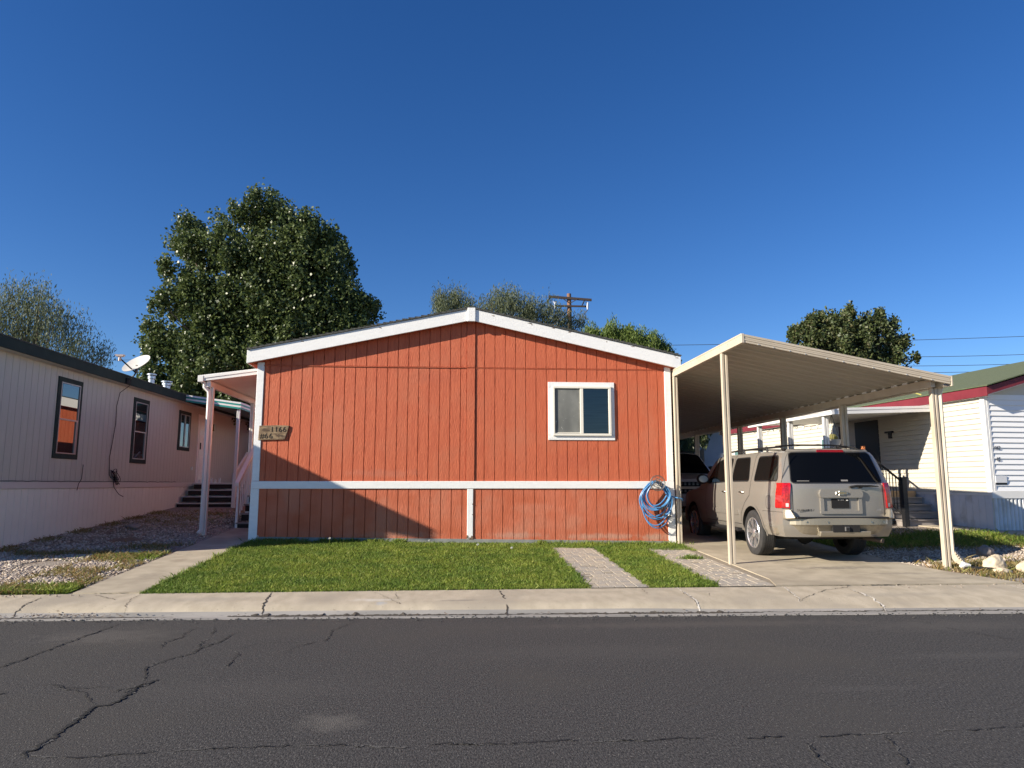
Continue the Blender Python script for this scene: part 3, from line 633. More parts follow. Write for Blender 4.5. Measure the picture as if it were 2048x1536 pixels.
boards(b, steps_x(-3.80, 0.20, SP, -.05), RY - .004, skb, lambda x: 1.405); boards(b, steps_x(0.30, 4.20, SP, -.03), RY - .004, skb, lambda x: 1.405)
b.build('skirt', M['redskirt'], H)
b = MB(); b.prism([(-3.9, .30), (4.3, .18), (4.3, gfl(4.3) + .06), (-3.9, gfl(-3.9) + .06)], 'y', RY - .022, RY + .01)
b.build('footing_strip', M['footing'], H)
b = MB(); b.box(-3.945, 4.325, RY - .030, RY + .02, 1.40, 1.545); b.build('band_board', M['trim'], H, bevel=.006)
for (x0, x1, z0, z1, y) in ((-3.95, -3.79, .40, 1.398, .024), (-3.935, -3.80, 1.548, 3.86, .024), (4.19, 4.335, .26, 1.398, .024), (4.195, 4.325, 1.548, 3.86, .024)):
    b = MB(); b.box(x0, x1, RY - y, RY + .03, z0, z1); b.box(x0 - .004, x0 + .03, RY + .03, RY + .16, z0, z1) if x0 < 0 else None
    o = b.build('corner_board', M['trim'], H, bevel=.006)
b = MB(); b.box(.195, .31, RY - .024, RY + .0, .43, 1.396); b.build('skirt_post', M['trim'], H, bevel=.006)
b = MB()
for (x, z, s) in ((.205, .47, .03), (.29, .455, .035), (.25, .445, .02), (.30, .9, .01), (.3, 1.1, .012)):
    b.prism([(x - s, z - s * .8), (x + s * .8, z - s), (x + s * .5, z + s * .9), (x - s * .3, z + s * 1.3)], 'y', RY - .026, RY - .018)
split_parts(b, 'paint_chip', M['peel'], H)
# left wall (towards the neighbour): plain boards, door under the awning
b = MB(); y = RY + .16
while y < RBACK: b.box(RX0 - .014, RX0 + .01, y + .006, y + .2, 1.53, 3.80); b.box(RX0 - .01, RX0 + .01, y + .006, y + .2, .42, 1.39); y += .2075
b.build('side_wall', M['red'], H)
b = MB(); b.box(RX0 - .03, RX0, RY + .17, RBACK, 1.40, 1.545); b.build('side_band', M['trim'], H)
d = MB(); d.box(RX0 - .03, RX0, 17.2, 18.1, 1.56, 3.55); dd = d.build('door', M['trim'], H)
# roof with fascia boards
FY = 13.93
def rake(x0, x1, zt0, zt1, h, y0, y1): return [(x0, zt0 - h), (x1, zt1 - h), (x1, zt1), (x0, zt0)]
b = MB()
TL, TR, TZ = (-4.105, 4.075), (4.505, 4.065), (RIDGE, 4.985)
for (e, s) in ((TL, -1), (TR, 1)):
    b.prism([(e[0], e[1] + .0), (TZ[0], TZ[1]), (TZ[0], TZ[1] + .022), (e[0] + s * .02, e[1] + .022)], 'y', FY - .025, RBACK + .2)
roof = b.build('roof', M['shingle'], H)
b = MB()      # ragged shingle lips along the rake
for i in range(70):
    t = i / 70; s = -1 if i % 2 else 1; e = TL if s < 0 else TR
    x = lerp(TZ[0], e[0], t); z = lerp(TZ[1], e[1], t) + .02
    b.box(x - .07, x + .07, FY - .022 - random.random() * .006, FY + .1, z - .002 + random.random() * .004, z + .008 + random.random() * .006)
b.build('shingle_edge', M['shingle'], H)
for s, e in ((-1, TL), (1, TR)):
    b = MB(); x0 = RIDGE + s * .06
    b.prism([(x0, lerp(TZ[1], e[1], .06 / abs(e[0] - RIDGE)) - .245), (e[0], e[1] - .262), (e[0], e[1] - .003), (x0, lerp(TZ[1], e[1], .06 / abs(e[0] - RIDGE)) - .003)], 'y', FY, FY + .04)
    b.build('rake_fascia', M['trim'], H, bevel=.005)
    b = MB(); b.box(e[0] + s * .0, e[0] - s * .03, FY + .042, RBACK, e[1] - .262, e[1] - .003); b.build('eave_fascia', M['trim'], H)
    b = MB(); b.prism([(RIDGE, 4.80 - .0), (e[0] - s * .03, e[1] - .262), (e[0] - s * .03, e[1] - .24), (RIDGE, 4.83)], 'y', FY + .042, RY + .0)
    b.box(e[0] - s * .03, RX0 if s < 0 else RX1, RY, RBACK, e[1] - .262, e[1] - .245)
    b.build('soffit', M['red'], H)
b = MB(); b.box(.165, .325, FY - .03, FY + .03, 4.712, 4.995); b.build('ridge_block', M['trim'], H, bevel=.008)
b = MB()
for i in range(14):
    x = random.choice([.45, .62, .9, 1.4, 1.8, 2.3, 2.6, 3.0, 3.5, 3.9, -3.0, -1.6, 4.3, 4.42]) + random.uniform(-.1, .1)
    e = TR if x > 0 else TL; z = lerp(TZ[1], e[1], (x - RIDGE) / (e[0] - RIDGE)) - random.choice([.02, .03, .05]); w = random.uniform(.015, .05)
    b.prism([(x - w, z - .003), (x + w * .6, z - .010 - random.random() * .008), (x + w, z - .004), (x + w * .2, z + .006)], 'y', FY - .0025, FY + .01)
split_parts(b, 'paint_chip', M['peel'], H)
# window
Wn = MB(); x0, x1, z0, z1 = 1.80, 3.15, 2.36, 3.53
Wn.box(x0, x1, RY - .020, RY + .01, z1 - .105, z1); Wn.box(x0, x1, RY - .020, RY + .01, z0, z0 + .10)
Wn.box(x0, x0 + .10, RY - .018, RY + .01, z0 + .102, z1 - .107); Wn.box(x1 - .095, x1, RY - .018, RY + .01, z0 + .102, z1 - .107)
win = Wn.build('window', M['trim'], H, bevel=.004)
a0, a1, c0, c1 = 1.89, 3.075, 2.445, 3.445
b = MB(); yf = RY - .055
b.box(a0, a1, yf, RY, c1 - .045, c1); b.box(a0, a1, yf, RY, c0, c0 + .045); b.box(a0, a0 + .04, yf + .001, RY, c0 + .047, c1 - .047); b.box(a1 - .05, a1, yf + .001, RY, c0 + .047, c1 - .047)
mx = 2.475; b.box(mx - .032, mx + .032, yf + .004, RY, c0 + .047, c1 - .047); b.box(a0 + .042, mx - .034, yf + .02, yf + .03, c0 + .055, c0 + .068)
b.build('sash_frame', M['vinyl'], win, bevel=.004)
b = MB(); b.box(a0 + .04, mx - .032, yf + .028, yf + .033, c0 + .045, c1 - .045); b.build('insect_screen', M['screen'], win)
b = MB()
k = 0; z = c0 + .05
while z < c1 - .05: b.add([(mx + .034, yf + .044, z), (a1 - .052, yf + .044, z), (a1 - .052, yf + .050, z + .026), (mx + .034, yf + .050, z + .026)], [(0, 1, 2, 3)]); z += .026
b.build('blind', M['blind'], win, recalc=False)
gm = bpy.data.materials.new('clear_pane'); gm.use_nodes = True; nt = gm.node_tree
gl = nt.nodes.new('ShaderNodeBsdfGlossy'); gl.inputs['Roughness'].default_value = .02; tr = nt.nodes.new('ShaderNodeBsdfTransparent'); fr = nt.nodes.new('ShaderNodeFresnel'); fr.inputs[0].default_value = 1.8; ms = nt.nodes.new('ShaderNodeMixShader')
tr.inputs[0].default_value = (.85, .9, .9, 1)
nt.links.new(fr.outputs[0], ms.inputs[0]); nt.links.new(tr.outputs[0], ms.inputs[1]); nt.links.new(gl.outputs[0], ms.inputs[2]); nt.links.new(ms.outputs[0], nt.nodes['Material Output'].inputs[0])
M['pane'] = gm
b = MB(); b.quad((mx + .033, yf + .034, c0 + .045), (a1 - .051, yf + .034, c0 + .045), (a1 - .051, yf + .034, c1 - .045), (mx + .033, yf + .034, c1 - .045)); b.build('pane', gm, win)

# address plank
t = thing('address_sign', 'weathered wooden plank reading 1166 #66 on the left of the red wall', 'address sign', (-3.56, 14.04, 2.34))
b = MB(); b.prism([(-3.85, 2.33), (-3.345, 2.345), (-3.33, 2.40), (-3.295, 2.53), (-3.275, 2.615), (-3.5, 2.622), (-3.84, 2.61)], 'y', 14.018, 14.058)
b.build('plank', M['wood'], t, bevel=.004)
def text(name, s, size, loc, mt, parent=None, rot=(R(90), 0, 0), depth=.002, sx=1.0, shear=0.0, space=1.0, bold=0.0):
    cu = bpy.data.curves.new(name, 'FONT'); cu.body = s; cu.size = size; cu.extrude = depth; cu.shear = shear; cu.space_character = space; cu.offset = bold
    tmp = bpy.data.objects.new(name + '_t', cu); COL.objects.link(tmp)
    dg = bpy.context.evaluated_depsgraph_get(); me = bpy.data.meshes.new_from_object(tmp.evaluated_get(dg)); bpy.data.objects.remove(tmp); bpy.data.curves.remove(cu)
    from mathutils import Euler
    X = Matrix.Translation(Vector(loc)) @ Euler(rot).to_matrix().to_4x4() @ Matrix.Diagonal((sx, 1, 1, 1))
    me.transform(X)
    if parent is not None:
        root = parent
        while root.parent: root = root.parent
        me.transform(FR.get(root.name, Matrix()).inverted())
    me.materials.clear(); me.materials.append(mt)
    o = bpy.data.objects.new(name, me); COL.objects.link(o)
    if parent is not None: o.parent = parent
    return o
for i_, ch in enumerate('1166'): text('numeral', ch, .145, (-3.63 + i_ * .078, 14.015, 2.492), M['ink'], t, bold=-.001)
for i_, ch in enumerate('#66'): text('numeral', ch, .145, (-3.82 + i_ * .085, 14.015, 2.365), M['ink'], t, bold=-.001)
b = MB()     # branded motifs: a long leaf at top left, a small bird shape at lower right
for k in range(5): b.prism([(-3.79 + .03 * k, 2.515 + .012 * (k % 2)), (-3.70 + .02 * k, 2.50), (-3.66, 2.535), (-3.75 + .02 * k, 2.56 - .006 * k)], 'y', 14.0155 - .0004 * k, 14.03)
b.prism([(-3.53, 2.435), (-3.50, 2.41), (-3.455, 2.415), (-3.40, 2.395), (-3.365, 2.41), (-3.40, 2.44), (-3.44, 2.432), (-3.46, 2.452), (-3.49, 2.432), (-3.52, 2.455)], 'y', 14.0155, 14.03)
b.prism([(-3.475, 2.41), (-3.46, 2.375), (-3.448, 2.41)], 'y', 14.0157, 14.03)
split_parts_n(b, (8, 8, 8, 8, 8, 20, 6), 'carved_motif', mat('motif_brown', (.10, .065, .04), .85), t)

t.location.y += .045
# hose and its round scroll hanger
t = thing('hose_hanger', 'round grey scrollwork hose hanger on the white band at the right corner', 'hose hanger', (3.925, 13.9, 1.51))
HC = Vector((3.925, 13.84, 1.508)); hm = mat('pewter_metal', (.20, .19, .17), .45, metal=.6)
def ring(b, c, r, rr, n=40, y=0, a0=0, a1=2 * math.pi):
    b.tube([(c.x + r * math.cos(lerp(a0, a1, i / n)), c.y + y, c.z + r * math.sin(lerp(a0, a1, i / n))) for i in range(n + 1)], rr, 6)
b = MB(); ring(b, HC, .148, .0085); ring(b, HC, .128, .004)
for k in range(8):
    a = k * math.pi / 4 + .2
    for sgn in (1, -1):
        pts = []
        for i in range(15):
            u = i / 14; rr = .034 * (1 - .75 * u); th = a + sgn * (u * 4.6)
            cx = HC.x + .072 * math.cos(a) + rr * math.cos(th + math.pi); cz = HC.z + .072 * math.sin(a) + rr * math.sin(th + math.pi)
            pts.append((cx, HC.y, cz))
        b.tube(pts, .0055, 5)
    b.tube([(HC.x + .02 * math.cos(a), HC.y, HC.z + .02 * math.sin(a)), (HC.x + .13 * math.cos(a + .12), HC.y, HC.z + .13 * math.sin(a + .12))], .005, 5)
b.build('scroll_disc', hm, t, smooth=True)
b = MB(); b.tube([(HC.x - .09, 14.06, HC.z - .02), (HC.x, 14.06, HC.z + .05), (HC.x + .09, 14.06, HC.z - .02)], .008, 6)
for dx, dz in ((-.09, -.02), (0, .05), (.09, -.02)): b.tube([(HC.x + dx, 14.07, HC.z + dz), (HC.x + dx * .8, 13.845, HC.z + dz)], .008, 6)
b.build('saddle', hm, t, smooth=True)
b = MB(); rs = random.Random(5)
def loop(cx, w, zb, y, tilt, n=44, top=None, sag=0.0):
    pts = []; ztp = top if top else HC.z + .035; zc = (ztp + zb) / 2; hz = (ztp - zb) / 2
    for i in range(n + 1):
        a = math.pi / 2 + 2 * math.pi * i / n; ca, sa = math.cos(a), math.sin(a)
        ww = w * (1 - .42 * max(0, sa) ** 1.5)
        pts.append((cx + ww * ca + tilt * (1 - sa) * .5, y + .012 * math.sin(3 * a + cx * 9), zc + hz * sa + sag * ca * (1 - sa) * .5))
    return pts
for (dx, w, zb, y, ti, sg) in [(-.02, .275, .98, 13.90, -.02, .03), (-.02, .262, 1.00, 13.925, .03, .05), (.0, .250, 1.02, 13.95, .02, .06), (.01, .235, 1.035, 13.875, .03, .04), (-.03, .30, .86, 13.96, .00, .05), (-.02, .31, .84, 13.90, .02, -.06), (.0, .285, .80, 13.98, .04, .06), (-.05, .27, .69, 13.93, .05, .07), (-.02, .29, .635, 13.97, .06, .05), (-.01, .20, 1.10, 13.90, .05, .12), (-.06, .30, .81, 13.94, .03, -.02)]:
    b.tube(loop(HC.x + dx, w, zb, y, ti, sag=sg), .0125, 7, cap=False)
ho = b.build('garden_hose', M['hose'], None, smooth=True)
tag(ho, 'coiled blue garden hose hanging under the round scroll hanger', 'garden hose')
b = MB(); b.tube([(HC.x + .2, 13.95, 1.28), (4.25, 13.93, 1.24), (4.33, 13.88, 1.22), (4.42, 13.9, 1.20), (4.46, 13.98, 1.17), (4.42, 14.08, 1.165), (4.38, 14.12, 1.18)], .0125, 7); b.build('hose_tail', M['hose'], ho, smooth=True)
b = MB()
for (x, z, a) in ((4.02, 1.02, .9), (4.08, 1.03, -.6), (4.05, .90, 1.2), (4.15, .86, .3), (3.98, 1.04, .2)):
    u = Vector((math.cos(a), 0, math.sin(a))) * .035; c = Vector((x, 13.88, z)); b.tube([c - u, c, c + u], [.017, .02, .015], 8)
split_parts(b, 'hose_fitting', mat('dark_fitting', (.06, .06, .06), .4, metal=.4), ho, 24)

# awning over the side door, with gutter, posts and downspout
t = thing('patio_awning', 'white aluminium awning with posts on the left side of the red house', 'awning', (-5.2, 15.0, .45))
ax0, ax1, ay0, ay1 = -5.33, -3.955, 14.86, 19.2; zo, zi = 3.60, 3.80
b = MB()
n = 0; y = ay0 + .05
while y < ay1:
    for (dy, dz) in ((0, 0), (.05, .03), (.06, 0)): pass
    b.hexa([(ax0 + .1, y, zo), (ax1, y, zi), (ax1, y + .148, zi), (ax0 + .1, y + .148, zo), (ax0 + .1, y, zo + .03), (ax1, y, zi + .03), (ax1, y + .148, zi + .03), (ax0 + .1, y + .148, zo + .03)])
    b.box(ax0 + .1, ax1, y + .148, y + .152, zo, zo + .01) if 0 else None
    y += .155
b.build('roof_pan', M['whitealu'], t)
b = MB(); b.hexa([(ax0, ay0, zo - .03), (ax1, ay0, zi - .045), (ax1, ay0 + .05, zi - .045), (ax0, ay0 + .05, zo - .03), (ax0, ay0, zo + .10), (ax1, ay0, zi + .085), (ax1, ay0 + .05, zi + .085), (ax0, ay0 + .05, zo + .10)])
b.hexa([(ax0 + .11, ay0 - .012, zo + .04), (ax1, ay0 - .012, zi + .03), (ax1, ay0 + .0, zi + .03), (ax0 + .11, ay0, zo + .04), (ax0 + .11, ay0 - .012, zo + .10), (ax1, ay0 - .012, zi + .085), (ax1, ay0, zi + .085), (ax0 + .11, ay0, zo + .10)])
b.build('front_fascia', M['whitealu'], t, bevel=.004)
b = MB(); b.box(ax0 - .0, ax0 + .11, ay0 - .02, ay1, zo - .035, zo + .10); b.build('gutter', M['whitealu'], t, bevel=.006)
b = MB(); b.box(ax0 + .16, ax0 + .24, ay0 + .06, ay1, zo - .13, zo - .01); b.build('beam', M['whitealu'], t, bevel=.004)
def cpost(x, y, z0, z1, m, parent, w=.085, d=.085, name='post'):
    b = MB(); h = w / 2; q = d / 2
    b.box(x - h, x - h * .22, y - q, y + q, z0, z1); b.box(x + h * .22, x + h, y - q, y + q, z0, z1); b.box(x - h * .22, x + h * .22, y - q * .6, y + q * .6, z0, z1)
    return b.build(name, m, parent, bevel=.004)
for y in (15.05, 18.0): cpost(-5.10, y, G(-5.1, y) - .05, zo - .12, M['whitealu'], t)
b = MB(); b.tube([(-5.22, 14.95, zo - .03), (-5.22, 14.95, zo - .13), (-5.135, 14.96, zo - .22), (-5.125, 14.96, zo - .32)], [.042, .042, .040, .040], 4)
b.tube([(-5.125, 14.96, zo - .30), (-5.125, 14.96, G(-5.17, 14.9) + .12), (-5.16, 14.90, G(-5.17, 14.9) + .05)], .040, 4); b.build('downspout', M['whitealu'], t)
# steps and railing up to the side door
t = thing('side_steps', 'white railed steps up to the side door of the red house', 'steps', (-4.4, 16.2, .5))
for i in range(5):
    b = MB(); y = 16.05 + i * .26; z = .66 + i * .19
    b.box(-4.75, -3.96, y + .02, y + .30, z - .16, z - .03); b.build('riser', M['brownstep'], t)
    b = MB(); b.box(-4.78, -3.95, y - .015, y + .28, z - .028, z + .0); b.build('tread', M['deckwood'], t)
b = MB(); b.box(-4.8, -3.95, 17.36, 18.6, 1.42, 1.50); b.build('landing', M['deckwood'], t)
b = MB()
b.box(-4.81, -4.76, 16.1, 16.15, .48, 1.50); b.box(-4.81, -4.76, 17.35, 17.4, .7, 2.45)
b.hexa([(-4.83, 16.0, 1.44), (-4.74, 16.0, 1.44), (-4.74, 17.4, 2.42), (-4.83, 17.4, 2.42), (-4.83, 16.0, 1.51), (-4.74, 16.0, 1.51), (-4.74, 17.4, 2.49), (-4.83, 17.4, 2.49)])
for i in range(9): y = 16.2 + i * .13; b.box(-4.80, -4.775, y, y + .025, .62 + (y - 16.05) * .7, 1.46 + (y - 16.0) * .7)
b.build('railing', M['whitealu'], t, bevel=.003)

# ================================================================ CARPORT
t = thing('carport', 'tan metal carport with a sloping ribbed roof beside the red house', 'carport', (6.0, 12.5, .2))
CX0, CX1, CY0, CY1 = 4.40, 7.72, 10.50, 29.0
def cz(x): return lerp(3.735, 3.115, (x - CX0) / (CX1 - CX0))
b = MB(); y = CY0 + .05; k = 0; P = []
prof = []
while y < CY1:
    prof += [(y, 0), (y + .205, 0), (y + .215, .022), (y + .262, .022), (y + .275, 0)] if k % 3 != 2 else [(y, 0), (y + .235, 0), (y + .243, .014), (y + .262, .014), (y + .27, 0)]
    y += .30 if k % 3 != 2 else .285; k += 1
for (yy, dz) in prof:
    for x in (CX0 + .01, CX1 - .10): b.v.append((x, yy, cz(x) + dz + .0))
for i in range(len(prof) - 1): b.f.append((2 * i, 2 * i + 1, 2 * i + 3, 2 * i + 2))
for k, yy in enumerate(np.arange(CY0 + .45, 27.5, .30)):  # white half-discs added to imitate sunlit crescents between beam and roof ribs
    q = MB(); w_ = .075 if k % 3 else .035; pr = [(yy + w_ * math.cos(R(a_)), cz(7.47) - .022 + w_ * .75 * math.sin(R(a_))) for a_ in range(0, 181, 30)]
    q.prism(pr, 'x', 7.452, 7.474); q.build('rib_light_crescent', M['whitealu'], t)
o = b.build('roof_sheet', M['tanunder'], t, recalc=False)
sm = o.modifiers.new('thick', 'SOLIDIFY'); sm.thickness = .003; sm.offset = 1
# shallow swaged lines across the pans
b = MB()
y = CY0 + .10
while y < CY1:
    for dy in (.05, .10, .15):
        b.hexa([(CX0 + .05, y + dy, cz(CX0 + .05) - .004), (CX1 - .06, y + dy, cz(CX1 - .06) - .004), (CX1 - .06, y + dy + .008, cz(CX1 - .06) - .004), (CX0 + .05, y + dy + .008, cz(CX0 + .05) - .004),
                (CX0 + .05, y + dy, cz(CX0 + .05) - .0005), (CX1 - .06, y + dy, cz(CX1 - .06) - .0005), (CX1 - .06, y + dy + .008, cz(CX1 - .06) - .0005), (CX0 + .05, y + dy + .008, cz(CX0 + .05) - .0005)])
    y += .297
b.build('pan_rib', M['tanunder'], t)
b = MB()
for j, (a, c) in enumerate(((-.065, -.035), (-.031, -.005), (-.001, .025), (.029, .065))):
    yy = CY0 + (.0 if j % 2 else .006)
    b.hexa([(CX0, yy, cz(CX0) + a), (CX1, yy, cz(CX1) + a), (CX1, CY0 + .045, cz(CX1) + a), (CX0, CY0 + .045, cz(CX0) + a), (CX0, yy, cz(CX0) + c), (CX1, yy, cz(CX1) + c), (CX1, CY0 + .045, cz(CX1) + c), (CX0, CY0 + .045, cz(CX0) + c)])
b.hexa([(CX0, CY0 + .012, cz(CX0) - .062), (CX1, CY0 + .012, cz(CX1) - .062), (CX1, CY0 + .042, cz(CX1) - .062), (CX0, CY0 + .042, cz(CX0) - .062), (CX0, CY0 + .012, cz(CX0) + .062), (CX1, CY0 + .012, cz(CX1) + .062), (CX1, CY0 + .042, cz(CX1) + .062), (CX0, CY0 + .042, cz(CX0) + .062)])
b.build('front_fascia', M['tan'], t, bevel=.002)
b = MB(); b.box(CX0 - .035, CX0 + .01, CY0 - .003, CY1, cz(CX0) - .075, cz(CX0) + .072); b.box(CX0 - .04, CX0 - .033, CY0, CY1, cz(CX0) + .045, cz(CX0) + .074); b.box(CX0 + .01, CX0 + .03, CY0 + .05, CY1, cz(CX0) - .075, cz(CX0) - .060)
b.build('left_fascia', M['tan'], t, bevel=.003)
b = MB(); b.box(CX1 + .01, CX1 + .035, CY0 - .003, CY0 + .06, cz(CX1) - .095, cz(CX1) + .065); b.box(CX1 + .02, CX1 + .035, CY0 + .06, CY1, cz(CX1) - .095, cz(CX1) - .01); b.box(CX1 - .09, CX1 + .02, CY0 + .05, CY1, cz(CX1) - .095, cz(CX1) - .085); b.box(CX1 - .09, CX1 - .08, CY0 + .05, CY1, cz(CX1) - .084, cz(CX1) - .0)
b.build('gutter', M['tan'], t, bevel=.003)
b = MB()
x = 7.475; zt_ = cz(x) - .010; b.box(x, x + .07, CY0 + .12, CY1 - .1, zt_ - .135, zt_ - .006)
b.build('beam', M['tan'], t, bevel=.003)
b = MB()
for i in range(13): b.lathe([(.006, -.004), (.006, .0)], 8, (lerp(CX0 + .25, CX1 - .1, random.random()), CY0 - .001, 0), 'y') if 0 else None
for i in range(12):
    x = lerp(CX0 + .2, CX1 - .06, (i + random.random() * .5) / 12); b.box(x - .007, x + .007, CY0 - .006, CY0 + .01, cz(x) - .062, cz(x) - .050)
for i in range(9): y = 10.7 + i * .36; b.box(CX0 - .045, CX0 - .03, y - .006, y + .006, cz(CX0) + .0, cz(CX0) + .012)
b.build('screws', M['galv'], t)
cpost(4.42, 11.40, G(4.4, 11.4) - .03, cz(CX0) - .08, M['tan'], t, w=.105, d=.07)
cpost(4.395, 14.02, G(4.4, 14.0) - .03, cz(CX0) - .08, M['tan'], t, w=.085, d=.07)
for y in (10.76, 13.3, 15.9, 18.45, 21.9, 25.2): cpost(7.51 if y > 11 else 7.59, y, G(7.5, y) - .03, cz(7.45) - .15, M['tan'], t, w=.125 if y > 11 else .092, d=.08)
b = MB(); zb = G(7.6, 10.8)
b.tube([(7.71, 10.74, cz(CX1) - .09), (7.69, 10.76, cz(CX1) - .20), (7.685, 10.76, 1.6), (7.68, 10.76, zb + .30)], [.056, .056, .056, .058], 4)
b.tube([(7.68, 10.76, zb + .30), (7.69, 10.75, zb + .22), (7.73, 10.72, zb + .14), (7.80, 10.69, zb + .09)], [.056, .056, .052, .05], 4)
for i in range(6): u = i / 5; b.tube([(lerp(7.695, 7.79, u), lerp(10.74, 10.695, u), lerp(zb + .24, zb + .10, u)), (lerp(7.695, 7.79, u) + .012, lerp(10.74, 10.695, u), lerp(zb + .24, zb + .10, u) - .008)], .060, 4)
b.build('downspout', M['tan'], t)
t = thing('downspout_extension', 'crushed white plastic pipe lying at the foot of the carport downspout', 'drain pipe', (7.9, 10.6, .18))
b = MB(); b.tube([(7.74, 10.66, zb + .03), (7.78, 10.64, zb + .075), (7.86, 10.62, zb + .06)], [.03, .05, .03], 7, sx=1.2)
b.tube([(7.92, 10.58, zb + .04), (8.04, 10.52, zb + .035), (8.2, 10.47, zb + .03)], [.012, .022, .02], 6); b.build('pipe', M['whiteplastic'], t, smooth=True)
b = MB(); b.tube([(7.76, 10.6, zb + .02), (7.9, 10.55, zb + .025), (8.05, 10.47, zb + .02), (8.22, 10.43, zb + .02)], [.03, .035, .035, .02], 7); b.build('black_liner', M['matteblack'], t, smooth=True)
# ================================================================ GREY HOME (left)
GX = -8.0; GY0, GY1 = 11.62, 33.0
t = thing('mobile_home', 'grey mobile home with dark green trim along the left edge', 'mobile home', (GX - 2, GY0, .3))
GH = t
b = MB(); b.box(GX - 4.2, GX - .012, GY0 + .01, GY1, .2, 3.9); b.build('wall_core', M['greywall'], t)
b = MB(); y = GY0; i = 0
while y < GY1:
    w = .2032; b.box(GX - .012, GX, y + .005, min(GY1, y + w) - .005, 1.52, 3.86); y += w
y = GY0
b.box(GX - 4.2, GX, GY0 - .012, GY0 + .01, 1.52, 3.86)
b.build('siding', M['greywall'], t)
b = MB(); y = GY0
while y < GY1: b.hexa([(GX - .004, y + .0, .2), (GX + .008, y + .008, .2), (GX + .008, y + .19, .2), (GX - .004, y + .198, .2), (GX - .004, y, 1.40), (GX + .008, y + .008, 1.40), (GX + .008, y + .19, 1.40), (GX - .004, y + .198, 1.40)]); y += .2032
b.box(GX - 4.2, GX - .0, GY0 - .0, GY0 + .02, .2, 1.40)
b.build('skirt', M['greyskirt'], t)
b = MB(); b.box(GX - 4.2, GX + .03, GY0 - .03, GY1, 1.405, 1.53); b.build('band_board', M['greyband'], t, bevel=.004)
# roof: low gable, dark fascia
b = MB(); ov = .22; gz = 4.015
b.box(GX + ov - .03, GX + ov, GY0 - .26, GY1, gz - .20, gz); b.build('eave_fascia', M['greytrim'], t, bevel=.004)
b = MB(); b.prism([(GX + ov - .03, gz - .20), (GX + ov - .03, gz - .002), (GX - 2.1, gz + .42), (GX - 2.1, gz + .23)], 'y', GY0 - .26, GY0 - .23)
b.prism([(GX - 4.4, gz - .20), (GX - 4.4, gz - .002), (GX - 2.1, gz + .42), (GX - 2.1, gz + .23)], 'y', GY0 - .26, GY0 - .23); b.build('rake_fascia', M['greytrim'], t)
b = MB(); b.prism([(GX + ov + .01, gz + .0), (GX - 2.1, gz + .425), (GX - 4.42, gz), (GX - 4.42, gz + .02), (GX - 2.1, gz + .45), (GX + ov + .01, gz + .02)], 'y', GY0 - .28, GY1)
b.build('roof', M['shingle'], t)
b = MB(); b.box(GX, GX + ov - .03, GY0 - .23, GY1, gz - .205, gz - .19); b.prism([(GX, 3.84), (GX - 2.1, gz + .24), (GX - 4.2, 3.84)], 'y', GY0 - .01, GY0 + .02); b.build('soffit', M['greywall'], t)
def gwin(y0, y1, z0, z1, split, label=None):
    b = MB(); e = .10; X = GX + .022
    b.box(GX - .01, X, y0, y1, z1 - e, z1); b.box(GX - .01, X, y0, y1, z0, z0 + e); b.box(GX - .01, X - .001, y0, y0 + e, z0 + e, z1 - e); b.box(GX - .01, X - .001, y1 - e, y1, z0 + e, z1 - e)
    w = b.build('window', M['greytrim'], t, bevel=.003)
    b = MB(); f = .022; X2 = GX + .03
    a0, a1, c0, c1 = y0 + e, y1 - e, z0 + e, z1 - e
    b.box(GX - .01, X2, a0, a1, c1 - f, c1); b.box(GX - .01, X2, a0, a1, c0, c0 + f); b.box(GX - .01, X2, a0, a0 + f, c0 + f, c1 - f); b.box(GX - .01, X2, a1 - f, a1, c0 + f, c1 - f)
    if split == 'h': zm = lerp(c0, c1, .48); b.box(GX - .01, X2 + .002, a0 + f, a1 - f, zm - .015, zm + .015); b.box(GX - .01, X2 + .002, a1 - f - .05, a1 - f - .02, c0 + f, zm - .016)
    else: ym = (a0 + a1) / 2; b.box(GX - .01, X2 + .002, ym - .03, ym + .03, c0 + f, c1 - f)
    b.build('sash', M['winframe'], w)
    b = MB(); b.quad((GX + .012, a0, c0), (GX + .012, a1, c0), (GX + .014, a1, c1), (GX + .014, a0, c1)); b.build('pane', M['winglass'], w, recalc=False)
    if label: w['label'] = label
gwin(14.73, 15.66, 2.00, 3.64, 'h'); gwin(18.10, 18.98, 2.00, 3.62, 'h'); gwin(21.0, 21.9, 2.45, 3.60, 'v')
b = MB(); b.box(GX - .01, GX + .02, 22.55, 23.62, 1.53, 3.62); dr = b.build('door', M['trim'], t)
b = MB(); b.box(GX, GX + .035, 22.65, 23.5, 1.56, 3.55); b.build('door_leaf', M['whitealu'], dr, bevel=.004)
b = MB()
for (z0, z1) in ((1.75, 2.35), (2.5, 3.0), (3.15, 3.4)):
    for (y0, y1) in ((22.75, 23.02), (23.12, 23.4)): b.box(GX + .034, GX + .041, y0, y1, z0, z1)
b.build('door_panel', M['trim'], dr)
b = MB(); b.box(GX + .036, GX + .06, 22.7, 22.75, 2.55, 2.75); b.build('door_handle', M['black'], dr)
b = MB(); b.box(GX, GX + .05, 23.85, 23.98, 3.2, 3.42); b.build('wall_lamp', mat('brass_lamp', (.3, .2, .1), .4, metal=.6), t)
b = MB(); b.box(GX, GX + .03, 22.15, 22.25, 1.9, 2.0); b.build('hose_bib', M['galv'], t)
def cable(name, pts, r=.008, lab=None):
    b = MB(); b.tube(pts, r, 5, cap=False); return b.build(name, M['black'], t, smooth=True)
